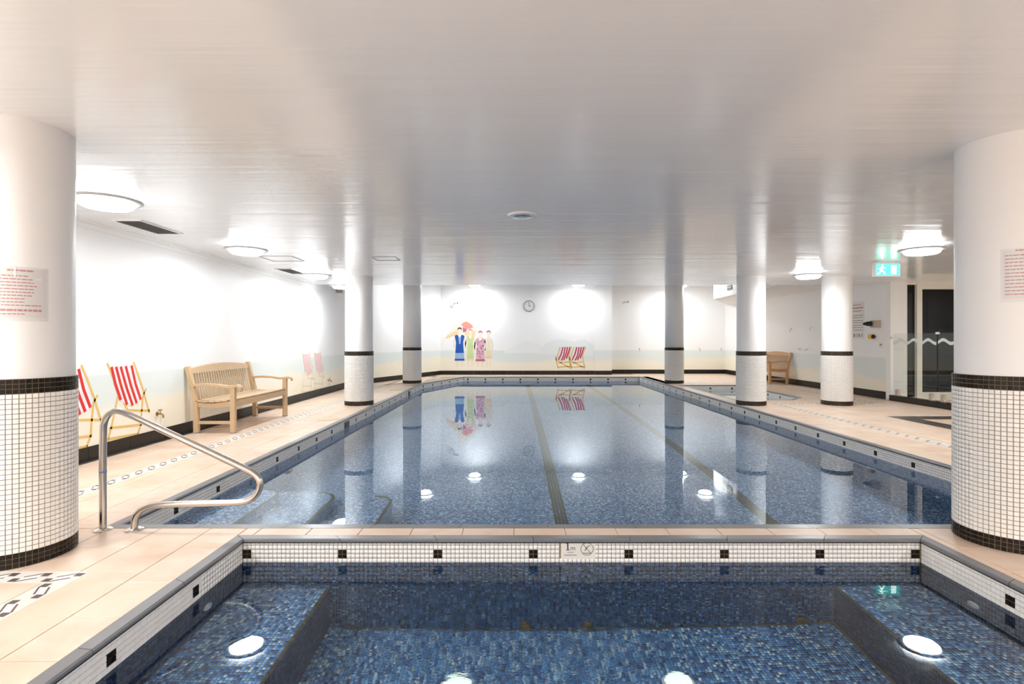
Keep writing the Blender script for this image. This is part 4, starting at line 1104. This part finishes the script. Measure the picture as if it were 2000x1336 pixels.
def bather(label, cx, top, w, hair, dress, dress2, hem, trimc):
    e = tag(empty('painted_bather', (0, 0, 0)), label, 'painting', 'painted bathers on the far wall')
    hw = w / 2
    m_ = MB(); pgon(m_, [(cx + 38 * math.cos(a * PI / 6), top + 50 + 55 * math.sin(a * PI / 6)) for a in range(12)], bc, NB, 0.0025)
    pgon(m_, [(cx - 18, top + 90), (cx + 18, top + 90), (cx + hw * 0.7, top + 160), (cx - hw * 0.7, top + 160)], bc, NB, 0.002)
    m_.build('painted_head', M_pskin, e)
    for sx in (-1, 1):
        m_ = MB(); pgon(m_, [(cx + sx * hw * 0.75, hem - 20), (cx + sx * hw * 0.2, hem - 20), (cx + sx * hw * 0.3, 1200), (cx + sx * hw * 0.62, 1200)], bc, NB, 0.002); m_.build('painted_leg', M_pskin, e)
        m_ = MB(); strokes(m_, [(cx + sx * hw * 0.85, top + 170), (cx + sx * (hw + 22), top + 290), (cx + sx * (hw + 5), top + 400)], 0.05, bc, NB, 0.0015); m_.build('painted_arm', M_pskin, e)
    m_ = MB(); pgon(m_, [(cx - 44, top + 55), (cx - 38, top + 10), (cx, top - 10), (cx + 38, top + 8), (cx + 48, top + 60), (cx + 20, top + 28), (cx - 18, top + 28)], bc, NB, 0.0035); m_.build('painted_hair', hair, e)
    m_ = MB(); pgon(m_, [(cx - hw, top + 160), (cx - hw * 0.45, top + 140), (cx, top + 215), (cx + hw * 0.45, top + 140), (cx + hw, top + 165), (cx + hw * 0.72, top + 300), (cx + hw * 0.86, hem - 150), (cx - hw * 0.86, hem - 150), (cx - hw * 0.72, top + 300)], bc, NB, 0.003); m_.build('painted_dress', dress, e)
    m_ = MB(); pgon(m_, [(cx - hw * 0.86, hem - 150), (cx + hw * 0.86, hem - 150), (cx + hw * 0.95, hem), (cx - hw * 0.95, hem)], bc, NB, 0.003); pgon(m_, [(cx - hw * 0.25, top + 190), (cx + hw * 0.3, top + 190), (cx + hw * 0.15, top + 330), (cx - hw * 0.1, top + 330)], bc, NB, 0.0036); m_.build('painted_skirt', dress2, e)
    m_ = MB(); pgon(m_, [(cx - hw * 0.97, hem - 35), (cx + hw * 0.97, hem - 35), (cx + hw, hem + 5), (cx - hw, hem + 5)], bc, NB, 0.0036); m_.build('painted_hem', trimc, e)
bather('painted bather in a blue bathing dress, leftmost of the four', 490, 410, 200, M_phair, M_pblue, M_pblue2, 1070, M_pblue)
bather('painted bather in a lime green bathing dress, second from the left', 705, 440, 150, M_psalmon, M_pgreen, M_pgreen, 1060, M_pcream)
bather('painted bather in a rose and plum patterned dress, third from the left', 905, 475, 190, M_pplum, M_prose, M_prose, 1080, M_pplum)
bather('painted bather in a pale cream dress, rightmost of the four', 1070, 470, 130, M_pplum, M_pskin, M_pcream, 1020, M_ptan)
m = MB()
for k in range(40):
    a, b = 830 + random.random() * 150, 640 + random.random() * 420; pgon(m, [(a, b), (a + 18, b + 6), (a + 10, b + 24), (a - 6, b + 14)], bc, NB, 0.0045)
o = m.build('painted_dress_pattern', M_pplum, [c for c in C.objects if c.name.startswith('painted_bather') and 'plum patterned' in c.get('label', '')][0])

# wall clock, cameras
ck = tag(empty('wall_clock', (0.54, WB, 2.49)), 'round grey-rimmed clock on the far wall showing three', 'clock')
MB().lathe([(0.205, 0.0), (0.205, 0.03), (0.19, 0.04), (0.172, 0.03)], (0, 0, 0), 40, 'Y').build('clock_rim', M_grey, ck, True)
MB().lathe([(0.172, 0.02), (0.172, 0.031)], (0, 0, 0), 40, 'Y').build('clock_face', M_pwhite, ck)
m = MB(); m.bar((0, -0.036, -0.01), (0, -0.036, 0.14), 0.012, 0.003, (0, 1, 0)); m.build('minute_hand', M_ink, ck); m = MB(); m.bar((-0.01, -0.036, 0), (0.09, -0.036, 0), 0.003, 0.016, (0, 0, 1)); m.build('hour_hand', M_ink, ck)
for k in range(12):
    a = k * PI / 6; MB().box(-0.006 + 0.145 * math.sin(a), 0.006 + 0.145 * math.sin(a), -0.034, -0.031, 0.145 * math.cos(a) - 0.010, 0.145 * math.cos(a) + 0.010).build('hour_mark', M_ink2, ck)
def wall_camera(loc, rz, label):
    e = tag(empty('security_camera', loc, rz), label, 'camera', 'small wall cameras')
    MB().lathe([(0.045, 0.0), (0.045, 0.015), (0.03, 0.02)], (0, 0, 0), 20, 'Y').build('wall_plate', M_plastic, e, True)
    MB().tube([(0, -0.015, 0), (0.03, -0.09, 0.01), (0.05, -0.13, 0.03)], 0.012, 8).build('bracket_arm', M_plastic, e)
    MB().tube([(-0.02, -0.11, 0.03), (0.12, -0.19, 0.02)], 0.034, 12).build('camera_body', M_plastic, e, True)
    MB().tube([(0.12, -0.19, 0.02), (0.135, -0.199, 0.018)], 0.028, 12).build('lens', M_dark, e)
wall_camera((-2.16, WB, 2.57), 0, 'small white security camera on the far wall above the painted tent')
wall_camera((4.10, 20.0, 2.65), 0, 'small white security camera on the far alcove wall right of the pool')
sc_ = tag(empty('wall_speaker', (WL, 13.4, 2.52)), 'grey-edged white wall speaker behind the left deck column', 'speaker')
MB().box(0.0, 0.16, -0.14, 0.14, -0.09, 0.07).build('speaker_box', M_plastic, sc_); MB().box(0.0, 0.162, -0.148, -0.14, -0.095, 0.075).build('speaker_grille', M_grey, sc_)

# taps
def tap(loc, rz, label, tall=0.0, mat=M_brass):
    e = tag(empty('wall_tap', loc, rz), label, 'tap', 'small wall taps')
    MB().tube([(0, 0, 0), (0.05, 0, 0), (0.075, 0, -0.015), (0.08, 0, -0.05)], 0.011, 10).build('spout', mat, e, True)
    MB().tube([(0.04, 0, 0), (0.04, 0, 0.04)], 0.006, 8).build('spindle', mat, e); MB().tube([(0.04, -0.03, 0.045), (0.04, 0.03, 0.045)], 0.008, 8).build('handle', mat, e)
    MB().lathe([(0.025, 0.0), (0.025, 0.006)], (0, 0, 0), 16, 'X').build('wall_rose', mat, e)
    if tall > 0: MB().tube([(0.02, 0.07, 0.0), (0.02, 0.075, -tall)], 0.008, 8).build('drop_pipe', M_plastic, e)
tap((WL, 6.61, 0.34), 0, 'brass tap with white drop pipe low on the left wall', 0.18)
tap((WL, 12.7, 0.30), 0, 'small brass tap low on the left wall by the deck column', 0.14)
tap((WR, 14.75, 1.0), PI, 'chrome tap on the right wall, nearer the teak bench', 0, M_chrome)
tap((WR, 14.36, 1.0), PI, 'chrome tap on the right wall, nearer the bright column', 0, M_chrome)
def hook(loc, rz, label):
    e = MB(); e.lathe([(0.022, 0.0), (0.022, 0.008)], (0, 0, 0.03), 14, 'X'); e.tube([(0.006, 0, 0.03), (0.035, 0, 0.02), (0.045, 0, -0.01), (0.035, 0, -0.045), (0.055, 0, -0.06)], 0.008, 8)
    o = e.build('wall_hook', M_steel); o.location = loc; o.rotation_euler = (0, 0, rz); tag(o, label, 'hook', 'steel wall hooks')
hook((WR, 15.2, 1.54), PI, 'steel towel hook on the right wall above the teak bench end'); hook((WR, 14.18, 1.56), PI, 'steel towel hook on the right wall just left of the bright column')
for (x_, lb) in ((4.7, 'left of the far right column'), (6.95, 'right of the far right column'), (7.75, 'in the far right corner')):
    hook((x_, 20.0, 0.9), -PI / 2, 'small low steel hook on the alcove wall ' + lb)

# ------------------------------------------------------------------ right wall fittings
nt_ = tag(empty('wall_notice', (WR, 12.3, 1.7)), 'tall white printed pool notice beside the bright column', 'notice')
MB().box(-0.008, 0.0, -0.25, 0.26, -0.42, 0.43).build('notice_board', M_paper, nt_)
rr = random.Random(5); m = MB(); m2 = MB()
for k, (zz, th, w0, w1) in enumerate(((0.36, 0.02, -0.15, 0.15), (0.29, 0.035, -0.22, 0.2), (0.22, 0.02, -0.18, 0.16), (0.12, 0.018, -0.22, 0.2), (0.07, 0.016, -0.22, 0.18), (0.0, 0.018, -0.22, 0.2), (-0.05, 0.016, -0.22, 0.19), (-0.11, 0.016, -0.22, 0.2), (-0.16, 0.016, -0.22, 0.2), (-0.22, 0.016, -0.22, 0.12))):
    y_ = w0
    while y_ < w1:
        w = rr.uniform(0.03, 0.07); (m if k < 2 else m2).box(-0.0095, -0.008, y_, min(y_ + w, w1), zz - th / 2, zz + th / 2); y_ += w + 0.012
for k in range(5): m2.box(-0.0095, -0.008, -0.2 + k * 0.085, -0.2 + k * 0.085 + (0.05 if k % 2 else 0.03), -0.38, -0.30)
m.build('red_heading', M_red, nt_)['kind'] = 'stuff'; m2.build('printed_text', M_ink2, nt_)['kind'] = 'stuff'
al = tag(empty('alarm_horn', (WR, 11.62, 1.61)), 'beige wall box with a black cone, upper of two beside the doorway', 'alarm')
MB().box(-0.09, 0.0, -0.12, 0.10, -0.09, 0.07).build('alarm_box', M_beige, al)
MB().tube([(-0.09, 0.03, 0.0), (-0.15, 0.10, 0.0), (-0.20, 0.16, 0.0)], [0.055, 0.05, 0.02], 16).build('horn_cone', M_dark, al, True)
eb = tag(empty('emergency_button', (WR, 11.75, 1.33)), 'yellow and black stop button below the beige wall box', 'button')
MB().box(-0.05, 0.0, -0.05, 0.05, -0.05, 0.05).build('button_box', M_yellow, eb); MB().tube([(-0.05, 0, 0), (-0.085, 0.0, 0)], [0.045, 0.052], 16).build('button_head', M_yellow, eb, True); MB().tube([(-0.03, -0.05, 0), (-0.03, -0.10, 0)], [0.045, 0.02], 16).build('black_cap', M_dark, eb, True)
lb_ = tag(MB().box(-0.004, 0, -0.06, 0.06, -0.06, 0.06).build('wall_label', M_paper), 'small white label under the yellow stop button', 'label'); lb_.location = (WR, 11.5, 1.14)
MB().box(-0.0055, -0.004, -0.035, 0.035, -0.005, 0.03).build('printed_mark', M_ink2, lb_)

# ------------------------------------------------------------------ glazed doorway at the right
DY = 11.15
d1 = tag(empty('door_1', (0, 0, 0)), kind='structure')
def dx_(px): return (px - CX) / F * DY
def dz_(py): return EYE - (py - CY) / F * DY
MB().box(7.86, dx_(1770), DY, DY + 0.14, -0.02, ZC).build('side_panel', M_white, d1)
TOPZ = dz_(565)
MB().box(dx_(1770), dx_(1772), DY, DY + 0.12, 0, ZC).build('door_frame', M_frame, d1)
MB().box(dx_(1790), dx_(1800), DY - 0.02, DY + 0.1, 0, ZC).build('door_frame', M_frame, d1)
MB().box(dx_(1800), 10.5, DY - 0.02, DY + 0.1, TOPZ, ZC).build('door_frame', M_frame, d1)
MB().box(dx_(1772), dx_(1790), DY, DY + 0.1, dz_(556), ZC).build('door_frame', M_frame, d1)
MB().box(dx_(1800), 10.5, DY - 0.02, DY + 0.1, 0, dz_(766)).build('door_frame', M_frame, d1)
MB().box(dx_(1772), dx_(1790), DY, DY + 0.1, 0, 0.06).build('door_frame', M_frame, d1)
MB().box(9.75, 9.85, DY - 0.02, DY + 0.1, dz_(766), TOPZ).build('door_frame', M_frame, d1)
MB().box(dx_(1772), dx_(1790), DY + 0.05, DY + 0.058, 0.06, dz_(556)).build('glass_pane', M_glassdark, d1)
MB().box(dx_(1800), 9.75, DY + 0.03, DY + 0.038, dz_(766), TOPZ).build('glass_pane', M_glassdark, d1)
MB().box(9.85, 10.5, DY + 0.03, DY + 0.038, dz_(766), TOPZ).build('glass_pane', M_glassdark, d1)
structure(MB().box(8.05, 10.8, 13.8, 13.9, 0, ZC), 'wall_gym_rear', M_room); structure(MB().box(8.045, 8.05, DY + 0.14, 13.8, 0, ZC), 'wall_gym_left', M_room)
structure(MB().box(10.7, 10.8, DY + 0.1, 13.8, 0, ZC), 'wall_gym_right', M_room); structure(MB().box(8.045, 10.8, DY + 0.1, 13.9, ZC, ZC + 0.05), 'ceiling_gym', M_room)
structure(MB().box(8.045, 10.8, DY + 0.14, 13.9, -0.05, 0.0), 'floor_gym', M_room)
gy = tag(empty('exercise_bench', (9.0, 12.4, 0)), 'dark exercise machine dimly seen through the door glass', 'machine')
MB().bbox(-0.25, 0.75, -0.15, 0.15, 0.5, 0.6, 0.02).build('padded_seat', M_dark, gy); MB().tube([(-0.6, 0, 0.95), (-0.2, 0, 0.4), (0.0, 0, 0.05)], 0.035, 10).build('support_bar', M_grey, gy, True)
MB().box(-0.4, 0.8, -0.04, 0.04, 0.0, 0.08).build('base_bar', M_grey, gy); MB().tube([(0.5, 0, 0.05), (0.5, 0, 0.5)], 0.04, 10).build('seat_post', M_grey, gy)
# dark kerb with glass balustrade
kb = structure(MB().box(7.83, 7.96, 3.6, DY, -0.01, 0.11), 'trim_4', M_skirt)
bal = tag(empty('glass_balustrade', (0, 0, 0)), 'clear glass balustrade with a frosted wave on the dark kerb', 'balustrade')
for (ya, yb) in ((9.97, 11.10), (8.5, 9.93), (7.0, 8.46), (5.5, 6.96)):
    gp = MB().box(7.885, 7.897, ya, yb, 0.16, 1.385).build('glass_panel', M_glass, bal)
    m = MB(); n_ = 48
    for k in range(n_):
        a, b = ya + (yb - ya) * k / n_, ya + (yb - ya) * (k + 1) / n_
        za, zb = 1.225 + 0.035 * math.sin(a * 2 * PI / 0.36), 1.225 + 0.035 * math.sin(b * 2 * PI / 0.36)
        m.quad_prism([(7.884, a, za - 0.03), (7.8835, a, za - 0.03), (7.8835, b, zb - 0.03), (7.884, b, zb - 0.03)], [(7.884, a, za + 0.03), (7.8835, a, za + 0.03), (7.8835, b, zb + 0.03), (7.884, b, zb + 0.03)])
    m.build('frosted_wave', M_frost, gp)
    for q in (ya + 0.12, yb - 0.12): MB().box(7.862, 7.92, q - 0.035, q + 0.035, 0.11, 0.24).build('standoff_clamp', M_steel, bal)
for q in (9.95, 8.48): MB().box(7.875, 7.907, q - 0.03, q + 0.03, 1.36, 1.40).build('top_clip', M_chrome, bal)
MB().tube([(7.88, 11.13, 1.30), (7.84, 11.13, 1.30)], 0.02, 12).build('wall_clip', M_chrome, bal)

# receivers of light focused through the water
for o in C.objects:
    if o.type == 'MESH' and o.parent in (spa, pool, spa2): o.cycles.is_caustics_receiver = True
